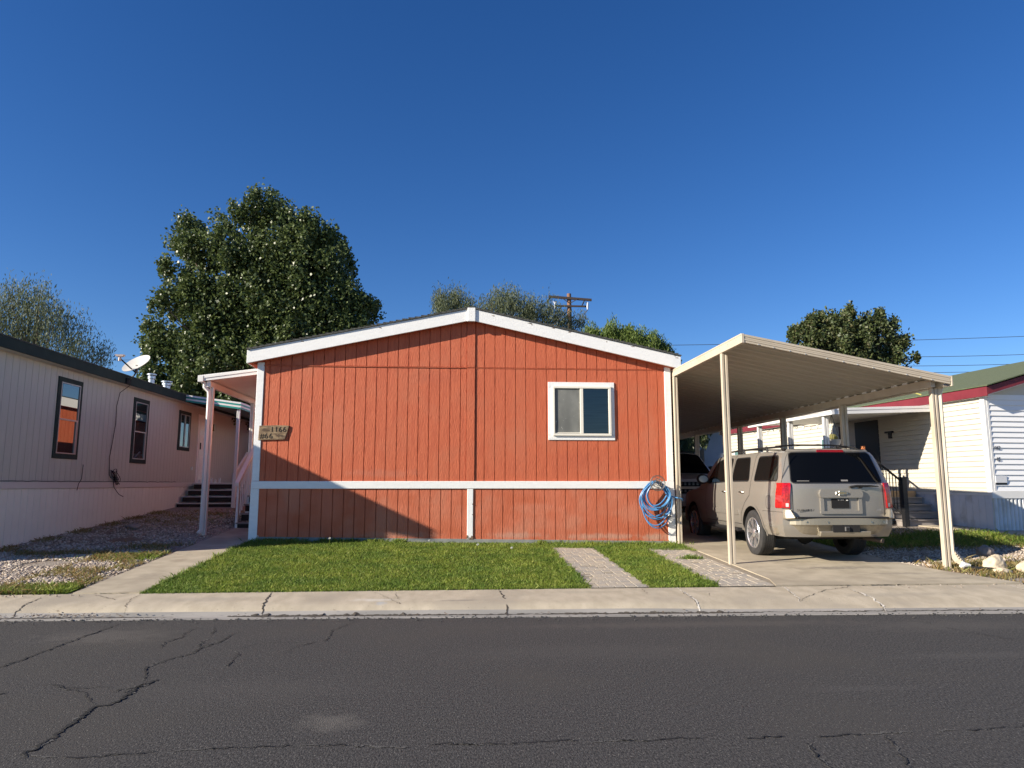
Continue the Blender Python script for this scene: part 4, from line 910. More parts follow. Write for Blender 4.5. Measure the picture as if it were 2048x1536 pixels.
cable('cable', [(GX + .235, 17.2, 3.90), (GX + .235, 17.3, 3.80), (GX + .05, 17.25, 3.62), (GX + .02, 17.2, 3.3), (GX + .02, 17.22, 2.9), (GX + .02, 17.12, 2.4), (GX + .02, 17.05, 2.1), (GX + .02, 17.1, 1.7), (GX + .04, 17.15, 1.62)])
cable('cable', [(GX + .035, GY0 + (GY1 - 12 - GY0) * i / 60, 1.535 + .02 * noise.noise(Vector((i * .7, 0, 0))) + .01) for i in range(61)], .007)
cable('cable', [(GX + .03, 15.9, 1.9), (GX + .03, 15.88, 1.6), (GX + .045, 15.75, 1.5), (GX + .045, 15.7, 1.36)], .007)
cable('cable', [(GX + .04, 17.25, 1.6), (GX + .06, 17.3, 1.4), (GX + .06, 17.55, 1.25), (GX + .05, 17.8, 1.19)], .009)
b = MB(); rs = random.Random(3)
for k in range(7):
    c = Vector((GX + .05, 17.32 + rs.uniform(-.08, .12), 1.66 + rs.uniform(-.04, .06))); r = rs.uniform(.08, .15); q = rs.uniform(0, 3)
    b.tube([(c.x + .03 * math.sin(a * 2 + k), c.y + r * math.cos(a + q), c.z + r * 1.1 * math.sin(a)) for a in [2 * math.pi * j / 16 for j in range(17)]], .007, 5, cap=False)
b.build('cable_coil', M['black'], t, smooth=True)
# dish antenna
t = thing('satellite_dish', 'grey satellite dish tilted on the eave of the grey home', 'satellite dish', (-7.78, 17.9, 4.0))
c = Vector((-7.55, 17.05, 4.30))   # looks up and towards the street
du = Vector((.90, .05, .42)).normalized(); dv = Vector((-.30, .74, .60)); dv = (dv - du * dv.dot(du)).normalized(); dn = du.cross(dv)
if dn.y > 0: dn = -dn
b = MB(); nr, na = 7, 36
for side in (0, 1):
    for i in range(nr + 1):
        for k in range(na):
            a = 2 * math.pi * k / na; rr = i / nr; p = c + du * (.335 * rr * math.cos(a)) + dv * (.29 * rr * math.sin(a)) + dn * (.06 * rr * rr - .06 - side * .010)
            b.v.append(tuple(p))
for side in (0, 1):
    o = side * (nr + 1) * na
    for i in range(nr):
        for k in range(na): b.f.append((o + i * na + k, o + i * na + (k + 1) % na, o + (i + 1) * na + (k + 1) % na, o + (i + 1) * na + k))
for k in range(na): b.f.append((nr * na + k, nr * na + (k + 1) % na, (2 * nr + 1) * na + (k + 1) % na, (2 * nr + 1) * na + k))
b.build('reflector', M['dish'], t, smooth=True, recalc=True)
low = Vector((-7.56, 17.10, 4.075))
b = MB(); b.tube([low, (-7.60, 17.12, 4.02), (-7.68, 17.16, 3.97), (-7.76, 17.22, 3.90)], .018, 8); b.tube([c - dn * .06, low], .038, 6); b.build('mast', mat('dark_grey_metal', (.10, .10, .10), .5), t, smooth=True)
feed = Vector((-7.69, 16.55, 4.36))
b = MB(); b.tube([low, feed + Vector((.02, .02, -.06))], .020, 4); b.build('feed_arm', M['black'], t)
b = MB(); b.tube([feed + Vector((0, 0, -.10)), feed], .032, 6); b.hexa([tuple(feed + Vector(v)) for v in ((-.07, -.04, 0), (.07, -.04, 0), (.07, .05, 0), (-.07, .05, 0), (-.10, -.05, .045), (.10, -.05, .045), (.10, .06, .045), (-.10, .06, .045))])
b.build('feed_horn', mat('horn_beige', (.6, .48, .42), .5), t)
b = MB(); b.box(-7.78, -7.745, 17.1, 17.32, 3.83, 3.95); b.build('foot', M['matteblack'], t)
def vent(x, y, z, r, h, lab, m=None):
    t = thing('roof_vent', lab, 'roof vent', (x, y, z), group='round metal roof vents')
    b = MB(); b.lathe([(r * .8, 0), (r * .8, h * .55), (r, h * .6), (r, h * .8), (r * .75, h * .82)], 20, (0, 0, 0)); b.build('pipe', M['galv'], t, local=True, smooth=True)
    b = MB(); b.lathe([(r * 1.0, h * .86), (r * 1.25, h * .88), (r * 1.25, h * .96), (r * .9, h * 1.0)], 20); b.build('cap', M['galv'], t, local=True, smooth=True)
vent(-8.2, 19.5, 4.06, .095, .36, 'tall narrow silvery vent on the grey home, left of the two behind the dish')
vent(-8.2, 20.5, 4.06, .12, .30, 'wide silvery vent on the grey home, right of the two behind the dish')
# teal striped awning, porch and steps of the grey home
t = thing('porch_awning', 'teal and white striped porch awning on the grey home', 'awning', (-7, 21, .8))
AX, AY0, AY1 = -6.28, 20.85, 27.5
b = MB(); b.hexa([(GX, AY0 + .06, 3.92), (AX, AY0 + .06, 3.70), (AX, AY1, 3.70), (GX, AY1, 3.92), (GX, AY0 + .06, 3.95), (AX, AY0 + .06, 3.73), (AX, AY1, 3.73), (GX, AY1, 3.95)]); b.build('awning_pan', M['tealroof'], t)
for j, mt in enumerate(('teal', 'whitealu', 'teal', 'whitealu')):
    b = MB(); a, c_ = -.10 + j * .05, -.10 + (j + 1) * .05 - .002
    b.hexa([(GX, AY0, 3.95 + a), (AX, AY0, 3.72 + a), (AX, AY0 + .05, 3.72 + a), (GX, AY0 + .05, 3.95 + a), (GX, AY0, 3.95 + c_), (AX, AY0, 3.72 + c_), (AX, AY0 + .05, 3.72 + c_), (GX, AY0 + .05, 3.95 + c_)])
    b.box(AX, AX + .04, AY0 + (.0 if j % 2 else .003), AY1, 3.72 + a, 3.72 + c_)
    b.build('fascia_stripe', M[mt], t)
for y in (20.95, 23.6, 26.5): cpost(-6.32, y, G(-6.3, y) - .05, 3.62, M['whitealu'], t, w=.08, d=.08)
t = thing('porch_steps', 'dark brown steps and porch with white railing at the grey home', 'porch', (-7, 22, .8))
for i in range(4):
    y = 21.15 + i * .27; z = .95 + i * .185
    b = MB(); b.box(GX + .03 + i * .05 + .0, -6.42, y + .02, y + .3, z - .16, z - .03); b.build('riser', M['brownstep'], t)
    b = MB(); b.box(GX + .02 + i * .05, -6.40, y - .02, y + .28, z - .028, z); b.build('tread', M['greyband'], t)
b = MB(); b.box(GX + .03, -5.75, 22.25, 25.5, 1.44, 1.51); b.build('deck', M['greyband'], t)
b = MB(); b.box(-6.4, -5.76, 22.27, 22.30, .75, 1.43); b.box(-5.79, -5.76, 22.3, 25.5, .75, 1.43); b.build('deck_skirt', M['whitealu'], t)
b = MB()
b.hexa([(-6.43, 21.1, 1.72), (-6.38, 21.1, 1.72), (-6.38, 22.3, 2.40), (-6.43, 22.3, 2.40), (-6.43, 21.1, 1.77), (-6.38, 21.1, 1.77), (-6.38, 22.3, 2.45), (-6.43, 22.3, 2.45)])
b.hexa([(-6.43, 21.1, 1.0), (-6.38, 21.1, 1.0), (-6.38, 22.3, 1.62), (-6.43, 22.3, 1.62), (-6.43, 21.1, 1.04), (-6.38, 21.1, 1.04), (-6.38, 22.3, 1.66), (-6.43, 22.3, 1.66)])
for i in range(11): y = 21.12 + i * .115; b.box(-6.415, -6.39, y, y + .022, 1.0 + (y - 21.1) * .52, 1.74 + (y - 21.1) * .56)
b.box(-6.43, -6.38, 21.07, 21.12, .8, 1.8)
b.build('stair_railing', M['whitealu'], t)
b = MB()
b.box(GX + .9, -5.78, 25.4, 25.45, 2.38, 2.43); b.box(-5.82, -5.77, 22.3, 25.45, 2.38, 2.43); b.box(-5.82, -5.77, 22.3, 25.45, 1.55, 1.59)
for i in range(24): x = lerp(GX + .9, -5.78, i / 23); b.box(x, x + .02, 25.42, 25.44, 1.5, 2.4)
for i in range(30): y = lerp(22.3, 25.4, i / 29); b.box(-5.80, -5.78, y, y + .02, 1.5, 2.4)
b.build('deck_railing', M['greyband'], t)
b = MB()
for i in range(6): b.box(-7.85 + i * .12, -7.80 + i * .12, 22.42, 22.45, 1.52, 1.62 + .05 * (i % 2))
b.box(-7.9, -7.2, 22.4, 22.5, 1.515, 1.53); b.build('boot_tray', M['trim'], t)

# ================================================================ WHITE HOME (right), in its own turned frame
WR = R(4.6); WS = .92; WC = (12.63 * WS, 16.10 * WS, 1.5 * (1 - WS))
t = thing('mobile_home', 'cream white mobile home with maroon fascia and green roof at the right edge', 'mobile home', WC, WR)
t.scale = (WS, WS, WS); WH = t
LEN = 13.4; WID = 8.0; WZ0, WZ1 = 1.27, 3.56
# local frame: x to the right along the front, y back along the side wall
def laps_side(b, y0, y1, z0, z1, c=.1285):
    z = z0
    while z < z1 - .01:
        zz = min(z + c, z1); b.add([(-.030, y0, z), (-.030, y1, z), (-.006, y1, zz), (-.006, y0, zz)], [(0, 1, 2, 3)]); b.add([(-.030, y0, z), (.0, y0, z), (.0, y1, z), (-.030, y1, z)], [(0, 1, 2, 3)]); z = zz
def laps_front(b, x0, x1, z0, zf, c=.1285):
    z = z0; zmax = max(zf(x0), zf(x1))
    while z < zmax - .01:
        zz = z + c; a = x0
        while a < x1 and zf(a) < z: a += .05
        b.add([(a, -.034, z), (x1, -.034, z), (x1, -.006, zz), (a, -.006, zz)], [(0, 1, 2, 3)]); b.add([(a, -.034, z), (x1, -.034, z), (x1, 0, z), (a, 0, z)], [(0, 1, 2, 3)])
        z = zz
b = MB(); b.box(0, WID, 0.001, LEN, .3, WZ1 + .1); b.prism([(0, WZ1 + .1), (WID, WZ1 + .1), (WID / 2, WZ1 + 1.05)], 'y', .001, LEN); b.build('wall_core', M['cream'], t, local=True)
b = MB(); laps_side(b, .09, LEN, WZ0, WZ1 + .05); laps_side(b, .09, .10, WZ0, WZ1) ; b.build('side_siding', M['cream'], t, local=True, recalc=False)
b = MB(); laps_front(b, .10, WID - .1, WZ0 + .05, lambda x: WZ1 + .02 + .27 * min(x, WID - x)); b.build('front_siding', mat('white_vinyl_siding', (.87, .87, .85), .45), t, local=True, recalc=False)
b = MB(); b.box(-.03, .10, -.035, .0, WZ0, WZ1 + .02); b.box(-.035, .0, 0.0, .10, WZ0, WZ1 + .02); b.box(.045, .052, -.04, -.03, WZ0, WZ1); b.build('corner_trim', M['whitealu'], t, local=True, bevel=.004)
b = MB(); b.box(-.045, WID, -.045, 0.0, WZ0 - .12, WZ0 + .045); b.box(-.03, .0, .0, LEN, WZ0 - .05, WZ0); b.build('bottom_trim', M['whitealu'], t, local=True, bevel=.004)
b = MB(); x = 0.03
while x < WID: b.hexa([(x, -.0, .25), (x + .02, -.03, .25), (x + .06, -.03, .25), (x + .08, 0, .25), (x, 0, WZ0 - .12), (x + .02, -.03, WZ0 - .12), (x + .06, -.03, WZ0 - .12), (x + .08, 0, WZ0 - .12)]); x += .105
b.build('front_skirt', M['whiteskirt'], t, local=True)
b = MB(); y = .02
while y < LEN: b.hexa([(-.014, y, .25), (.0, y, .25), (.0, y + .19, .25), (-.014, y + .19, .25), (-.014, y, WZ0 - .05), (0, y, WZ0 - .05), (0, y + .19, WZ0 - .05), (-.014, y + .19, WZ0 - .05)]); y += .2
b.build('side_skirt', M['whiteskirt'], t, local=True)
# roof and maroon fascia
b = MB(); OV = .12; FO = .28; ez = 3.80; rz_ = ez + .29 * (WID / 2 + OV)
b.box(-OV - .03, -OV, -FO, LEN + .2, ez - .235, ez - .005); b.build('eave_fascia', M['maroon'], t, local=True, bevel=.004)
b = MB(); b.prism([(-OV, ez - .20), (-OV, ez + .02 - .04), (WID / 2, rz_ - .04), (WID / 2, rz_ - .21)], 'y', -FO - .004, -FO + .03); b.prism([(WID + OV, ez - .20), (WID + OV, ez - .02), (WID / 2, rz_ - .04), (WID / 2, rz_ - .21)], 'y', -FO - .004, -FO + .03); b.build('rake_fascia', M['maroon'], t, local=True)
b = MB(); b.prism([(-OV - .06, ez - .004), (WID / 2, rz_), (WID + OV + .06, ez - .004), (WID + OV + .06, ez + .02), (WID / 2, rz_ + .03), (-OV - .06, ez + .02)], 'y', -FO - .06, LEN + .25); b.build('roof', M['greenroof'], t, local=True)
b = MB(); b.tube([(-.05, 2.0, ez + .07), (.6, 3.0, ez + .25), (.9, 6.5, ez + .33), (1.0, 9, ez + .36)], .018, 5); b.build('yellow_conduit', mat('yellow_conduit', (.55, .5, .12), .6), t, local=True)
b = MB(); b.box(-OV, .0, -FO + .03, LEN, ez - .24, ez - .225); b.prism([(-OV, ez - .225), (WID / 2, rz_ - .21), (WID / 2, rz_ - .19), (-OV, ez - .205)], 'y', -FO + .03, .0); b.build('soffit', M['whitealu'], t, local=True)
# door opening, window, wall lamp
b = MB(); b.box(-.03, -.021, 3.85, 4.95, 1.3, 3.36); o = b.build('door', mat('dark_screen_door', (.012, .011, .011), .5), t, local=True)
b = MB(); b.box(-.05, -.0, 3.30, 3.42, 2.78, 2.98); b.box(-.1, -.03, 3.2, 3.5, 2.93, 2.98); b.build('wall_lamp', M['black'], t, local=True)
b = MB(); b.box(-.04, -.015, 5.5, 5.75, 1.5, 3.3); b.build('maroon_shutter', mat('dark_maroon', (.08, .015, .02), .6), t, local=True)
for (y0, y1, z0, z1) in ((6.1, 6.75, 2.0, 3.0), (12.3, 13.0, 1.6, 2.85)):
    b = MB(); b.box(-.045, -.0, y0, y1, z0, z1); w = b.build('window', M['whitealu'], t, local=True)
    b = MB(); b.box(-.05, -.044, y0 + .06, y1 - .06, z0 + .06, z1 - .06); b.build('pane', mat('teal_curtain_window', (.10, .19, .18), .25, spec=.8), w, local=True)
# house numbers on the front
nm = mat('number_black', (.02, .02, .02), .5)
def wl(s, size, x, z, m=nm, sx=.8):
    o = text('house_number', s, size, (x, -.038, z), m, None, sx=sx, depth=.003, bold=-.0005); o.parent = t; return o
wl('1162', .125, .10, 2.305); wl('65', .135, .17, 2.03)
b = MB(); b.box(.09, .39, -.046, -.024, 1.52, 1.68); pl = b.build('number_plate', mat('faded_plate', (.66, .67, .68), .5), t, local=True)
wl('65', .11, .15, 1.58, mat('faded_number', (.5, .51, .52), .6)); b = MB(); b.box(.09, .39, -.042, -.024, 1.475, 1.518); b.build('plate_ledge', M['black'], t, local=True)

# awning of the white home
def W(x, y, z=0.0):
    c, s = math.cos(WR) * WS, math.sin(WR) * WS; return (WC[0] + x * c - y * s, WC[1] + x * s + y * c, WC[2] + z * WS)
t = thing('side_awning', 'white guttered awning over the porch of the cream home', 'awning', W(-1.5, 1.6), WR)
def wt(b): b.v = [W(*v) for v in b.v]; return b
b = MB(); y = 1.62
while y < 5.85: b.hexa([(-2.92, y, 3.30), (-.02, y, 3.42), (-.02, y + .19, 3.42), (-2.92, y + .19, 3.30), (-2.92, y, 3.34), (-.02, y, 3.46), (-.02, y + .19, 3.46), (-2.92, y + .19, 3.34)]); y += .2
wt(b).build('awning_pan', M['whitealu'], t)
b = MB(); b.hexa([(-2.95, 1.54, 3.25), (.0, 1.54, 3.37), (0, 1.60, 3.37), (-2.95, 1.6, 3.25), (-2.95, 1.54, 3.34), (0, 1.54, 3.46), (0, 1.6, 3.46), (-2.95, 1.6, 3.34)])
b.hexa([(-2.95, 1.53, 3.345), (.0, 1.53, 3.465), (0, 1.60, 3.465), (-2.95, 1.6, 3.345), (-2.95, 1.53, 3.41), (0, 1.53, 3.53), (0, 1.6, 3.53), (-2.95, 1.6, 3.41)]); wt(b).build('front_fascia', M['whitealu'], t, bevel=.004)
b = MB(); b.box(-3.05, -2.94, 1.5, 5.95, 3.33, 3.44); b.box(-3.03, -2.94, 1.5, 5.95, 3.24, 3.328); wt(b).build('gutter', M['whitealu'], t, bevel=.008)
for y in (1.95, 3.65, 5.4):
    b = MB(); b.box(-2.98, -2.92, y, y + .07, .35, 3.24); b.box(-2.90, -2.84, y, y + .07, .35, 3.27); wt(b).build('post', M['whitealu'], t, bevel=.003)
b = MB()
for i in range(40):
    u = i / 39; y0 = lerp(2.2, 6.2, u); z0 = 3.16 - .10 * abs(math.sin(u * 9))
    if i: b.tube([W(-2.7, py, pz), W(-2.7, y0, z0)], .006, 4)
    py, pz = y0, z0
t2 = thing('string_lights', 'string of small bulbs looped under the cream home awning', 'string lights', W(-2.7, 2.2, 3.1))
b.build('cord', M['black'], t2)
for i in range(12):
    u = (i + .5) / 12; p = W(-2.7, lerp(2.2, 6.2, u), 3.16 - .10 * abs(math.sin(u * 9)) - .06); b = MB(); b.lathe([(.012, .05), (.03, .02), (.032, 0), (.015, -.03)], 8, p); b.build('bulb', M['lamp'], t2, smooth=True)
p = W(-2.55, 2.25, 2.52)
t2 = thing('hanging_planter', 'pale bowl planter hanging by wires from the cream home awning', 'planter', p)
b = MB(); b.lathe([(.11, -.14), (.16, 0), (.20, .10), (.215, .12), (.19, .12)], 20, p); b.build('bowl', M['dish'], t2, smooth=True)
b = MB()
for a in (0, 2.1, 4.2): b.tube([(p[0] + .18 * math.cos(a), p[1] + .18 * math.sin(a), p[2] + .12), (p[0], p[1], p[2] + .75)], .005, 4)
b.build('hanger_wire', M['black'], t2)
b = MB(); b.lathe([(.1, .11), (.13, .16), (.07, .24), (.03, .26)], 7, p); b.build('dried_plant', M['drygrass'], t2)
t2 = thing('garden_banner', 'narrow maroon banner with pale scribbles below the hanging planter', 'banner', W(-2.6, 2.5, 1.5))
b = MB(); b.box(-2.68, -2.52, 2.5, 2.53, 1.2, 2.38); wt(b).build('cloth', M['maroon'], t2)
b = MB()
for i in range(7): z = 1.5 + i * .12; b.tube([(-2.66, 2.495, z), (-2.60, 2.495, z + .05), (-2.56, 2.495, z - .01), (-2.53, 2.495, z + .06)], .007, 4)
wt(b).build('pattern', M['dandelion'], t2)
b = MB(); b.box(-2.61, -2.59, 2.51, 2.52, .4, 2.42); wt(b).build('stake', M['black'], t2)

# porch steps of the white home
t = thing('porch_steps', 'grey board steps with black metal railing at the cream home', 'porch steps', W(-.9, 1.2, .4), WR)
for i in range(4):
    y = 1.28 + i * .30; z = .60 + i * .18
    b = MB(); b.box(-1.37, -.10 - .0 * i, y + .02, y + .32, z - .16, z - .03); wt(b).build('riser', M['deckwood'], t)
    b = MB(); b.box(-1.40, -.08, y - .015, y + .30, z - .028, z); wt(b).build('tread', M['deckwood'], t)
b = MB(); b.box(-2.85, -.06, 2.46, 6.2, 1.22, 1.30); wt(b).build('deck', mat('tan_deck', (.40, .29, .18), .8), t)
b = MB(); b.box(-1.4, -.08, 2.45, 2.458, 1.12, 1.30); wt(b).build('deck_edge', mat('tan_deck_edge', (.42, .28, .15), .8), t)
b = MB(); b.box(-2.83, -.1, 2.52, 2.55, .38, 1.21); b.box(-2.83, -2.80, 2.55, 6.1, .38, 1.21); wt(b).build('deck_skirt', M['whiteskirt'], t)
b = MB(); b.box(-1.42, -1.30, 1.18, 1.30, .40, 1.63); b.box(-1.44, -1.28, 1.16, 1.32, 1.63, 1.66); wt(b).build('newel_post', M['black'], t)
b = MB()
b.hexa([(-1.385, 1.3, 1.54), (-1.345, 1.3, 1.54), (-1.345, 2.6, 2.30), (-1.385, 2.6, 2.30), (-1.385, 1.3, 1.585), (-1.345, 1.3, 1.585), (-1.345, 2.6, 2.345), (-1.385, 2.6, 2.345)])
b.hexa([(-1.385, 1.3, .70), (-1.345, 1.3, .70), (-1.345, 2.6, 1.48), (-1.385, 2.6, 1.48), (-1.385, 1.3, .735), (-1.345, 1.3, .735), (-1.345, 2.6, 1.515), (-1.385, 2.6, 1.515)])
for i in range(11): y = 1.38 + i * .115; z = (y - 1.3) * .59; b.box(-1.373, -1.357, y, y + .016, .72 + z, 1.56 + z)
wt(b).build('railing', M['black'], t)
b = MB(); b.tube([W(-1.36, 2.72, 1.3), W(-1.36, 2.72, 2.52)], .055, 10); b.box(0, 0, 0, 0, 0, 0) if 0 else None; b.build('deck_post', M['orangewood'], t, smooth=True)
vent(11.15, 23.0, 3.98, .15, .40, 'silvery vent on the green roof, seen under the carport roof')

# ---------------- homes further back, seen under the carport
t = thing('far_home', 'shaded blue grey home behind the parked cars, between the cream home and the trees', 'mobile home', (14, 36, 1.1))
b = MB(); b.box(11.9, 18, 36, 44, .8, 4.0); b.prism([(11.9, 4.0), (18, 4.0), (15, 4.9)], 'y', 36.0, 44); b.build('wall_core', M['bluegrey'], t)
b = MB(); z = 1.4
while z < 3.9: b.add([(12.7, 35.97, z), (18, 35.97, z), (18, 35.99, z + .2), (12.7, 35.99, z + .2)], [(0, 1, 2, 3)]); z += .2
b.build('siding', M['bluegrey'], t, recalc=False)
b = MB(); b.prism([(11.3, 3.95), (15, 5.15), (18.6, 4.0), (18.6, 4.1), (15, 5.27), (11.3, 4.07)], 'y', 35.3, 44); b.build('roof', M['shingle'], t)
b = MB(); b.prism([(11.3, 3.75), (15, 4.93), (15, 5.14), (11.3, 3.94)], 'y', 35.28, 35.32); b.build('rake_fascia', M['greytrim'], t)
b = MB(); b.prism([(12.1, 2.3), (12.68, 2.3), (12.68, 3.4), (12.3, 3.0)], 'y', 35.95, 35.99); b.build('window', M['winglass'], t)
t = thing('far_trailer', 'pale trailer wall half hidden by dark bushes under the carport roof', 'trailer', (10, 38, 1.1))
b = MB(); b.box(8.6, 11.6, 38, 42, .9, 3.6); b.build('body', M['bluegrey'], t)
b = MB(); b.box(8.5, 11.7, 37.9, 42.1, 3.6, 3.7); b.build('roof', M['whitealu'], t)
# ================================================================ SUV
# vehicle frame: origin on the ground under the rear axle, +y forward, x to the right
def sm(t): t = max(0., min(1., t)); return t * t * (3 - 2 * t)
def v_ztop(y):
    if y < 2.25: return 1.875 - .035 * ((y - .9) / 2.0) ** 2 * (1 if y > .9 else .8)
    if y < 3.15: t = (y - 2.25) / .9; return lerp(1.86, 1.235, t ** 1.08)
    return lerp(1.225, 1.075, ((y - 3.15) / 1.15) ** 1.6)
def v_hw(y, z):
    if z < .55: w = lerp(.915, .975, sm((z - .38) / .17))
    elif z < 1.05: w = .975 + .012 * math.sin((z - .55) / .5 * math.pi)
    elif z < 1.28: w = lerp(.975, .945, sm((z - 1.05) / .23))
    else: w = .945 - (z - 1.28) * .27
    zt_ = v_ztop(y)
    if z > zt_ - .16: w -= .085 * ((z - zt_ + .16) / .16) ** 2
    if y < -.95: w -= .075 * ((-.95 - y) / .4) ** 2
    if y > 3.6: w -= .13 * ((y - 3.6) / .65) ** 2
    return w
def v_yr(a, z):
    y = -1.30 + .11 * abs(a) ** 4
    if z > 1.22: y += .27 * ((z - 1.22) / .64) ** 1.15
    if z < .55: y += .05 * (.55 - z) / .15
    return y
def v_yf(a, z): return 4.22 - .20 * abs(a) ** 3 - (.10 * max(0, z - .85) / .3)
def body_bm():
    NB, NC, NA = 84, 26, 22; bm = bmesh.new(); V = {}
    def pt(a, bb, c):
        yn = lerp(-1.30, 4.22, bb); zt_ = v_ztop(yn) - .055 * abs(a) ** 3.0; zb = .40
        z = lerp(zb, zt_, c); y = lerp(v_yr(a, z), v_yf(a, z), bb); x = a * v_hw(y, z); return (x, y, z)
    def g(i, j, k):
        key = (i, j, k)
        if key not in V: V[key] = bm.verts.new(pt(-1 + 2 * i / NA, j / NB, k / NC))
        return V[key]
    for j in range(NB):
        for i in range(NA):
            bm.faces.new((g(i, j, NC), g(i + 1, j, NC), g(i + 1, j + 1, NC), g(i, j + 1, NC))); bm.faces.new((g(i, j, 0), g(i, j + 1, 0), g(i + 1, j + 1, 0), g(i + 1, j, 0)))
        for k in range(NC):
            bm.faces.new((g(0, j, k), g(0, j, k + 1), g(0, j + 1, k + 1), g(0, j + 1, k))); bm.faces.new((g(NA, j, k), g(NA, j + 1, k), g(NA, j + 1, k + 1), g(NA, j, k + 1)))
    for i in range(NA):
        for k in range(NC):
            bm.faces.new((g(i, 0, k), g(i + 1, 0, k), g(i + 1, 0, k + 1), g(i, 0, k + 1))); bm.faces.new((g(i, NB, k), g(i, NB, k + 1), g(i + 1, NB, k + 1), g(i + 1, NB, k)))
    bmesh.ops.recalc_face_normals(bm, faces=bm.faces)
    return bm
def side(sg, off): return lambda u, v: (sg * (v_hw(u, v) + off), u, v)
def rear(off): return lambda u, v: (u, v_yr(max(-1.05, min(1.05, u / v_hw(v_yr(1, v), v))), v) - off, v)
def top(off):
    def f(u, v):      # u lateral, v along
        w = v_hw(v, v_ztop(v)); a = max(-1, min(1, u / w)); return (u, v + off * .6, v_ztop(v) - .055 * abs(a) ** 3 + off)
    return f
def front(off): return lambda u, v: (u, v_yf(u / v_hw(4.1, v), v) + off, v)
def smooth_poly(pts, r=.03, n=4):
    out = []; m = len(pts)
    for i in range(m):
        p, c, q = Vector(pts[i - 1]), Vector(pts[i]), Vector(pts[(i + 1) % m])
        d1, d2 = (p - c), (q - c); rr = min(r, d1.length * .45, d2.length * .45); a, b_ = c + d1.normalized() * rr, c + d2.normalized() * rr
        for k in range(n + 1):
            t = k / n; out.append(tuple((a * (1 - t) ** 2 + c * 2 * t * (1 - t) + b_ * t * t)))
    return out
def densify(pts, s=.05):
    out = []
    for i, p in enumerate(pts):
        q = pts[(i + 1) % len(pts)]; n = max(1, int(math.dist(p, q) / s))
        out += [(lerp(p[0], q[0], k / n), lerp(p[1], q[1], k / n)) for k in range(n)]
    return out
def patch(b, pts, f, f2=None, rings=6, r=.03):
    P = densify(smooth_poly(pts, r) if r else pts); c = (sum(p[0] for p in P) / len(P), sum(p[1] for p in P) / len(P)); n = len(P); base = len(b.v)
    for i in range(rings):
        t = 1 - i / rings
        for p in P: b.v.append(f(lerp(c[0], p[0], t), lerp(c[1], p[1], t)))
    b.v.append(f(*c))
    for i in range(rings - 1):
        for k in range(n): b.f.append(tuple(base + q for q in (i * n + k, i * n + (k + 1) % n, (i + 1) * n + (k + 1) % n, (i + 1) * n + k)))
    for k in range(n): b.f.append(tuple(base + q for q in ((rings - 1) * n + k, (rings - 1) * n + (k + 1) % n, rings * n)))
    if f2:
        s = len(b.v)
        for p in P: b.v.append(f2(*p))
        for k in range(n): b.f.append((s + k, s + (k + 1) % n, base + (k + 1) % n, base + k))
def strip(b, pts, f, w, closed=False):
    P = []
    m = len(pts); rng = m if closed else m - 1
    for i in range(rng):
        p, q = pts[i], pts[(i + 1) % m]; n = max(1, int(math.dist(p, q) / .04)); P += [(lerp(p[0], q[0], k / n), lerp(p[1], q[1], k / n)) for k in range(n)]
    if not closed: P.append(pts[-1])
    n = len(P); last = None; first = None
    for i in range(n):
        a = P[i - 1] if (i or closed) else P[0]; c = P[(i + 1) % n] if (i < n - 1 or closed) else P[-1]
        d = Vector((c[0] - a[0], c[1] - a[1])).normalized(); nx, ny = -d.y * w / 2, d.x * w / 2
        cur = (f(P[i][0] + nx, P[i][1] + ny), f(P[i][0] - nx, P[i][1] - ny))
        if last: b.quad(last[0], last[1], cur[1], cur[0])
        else: first = cur
        last = cur
    if closed: b.quad(last[0], last[1], first[1], first[0])

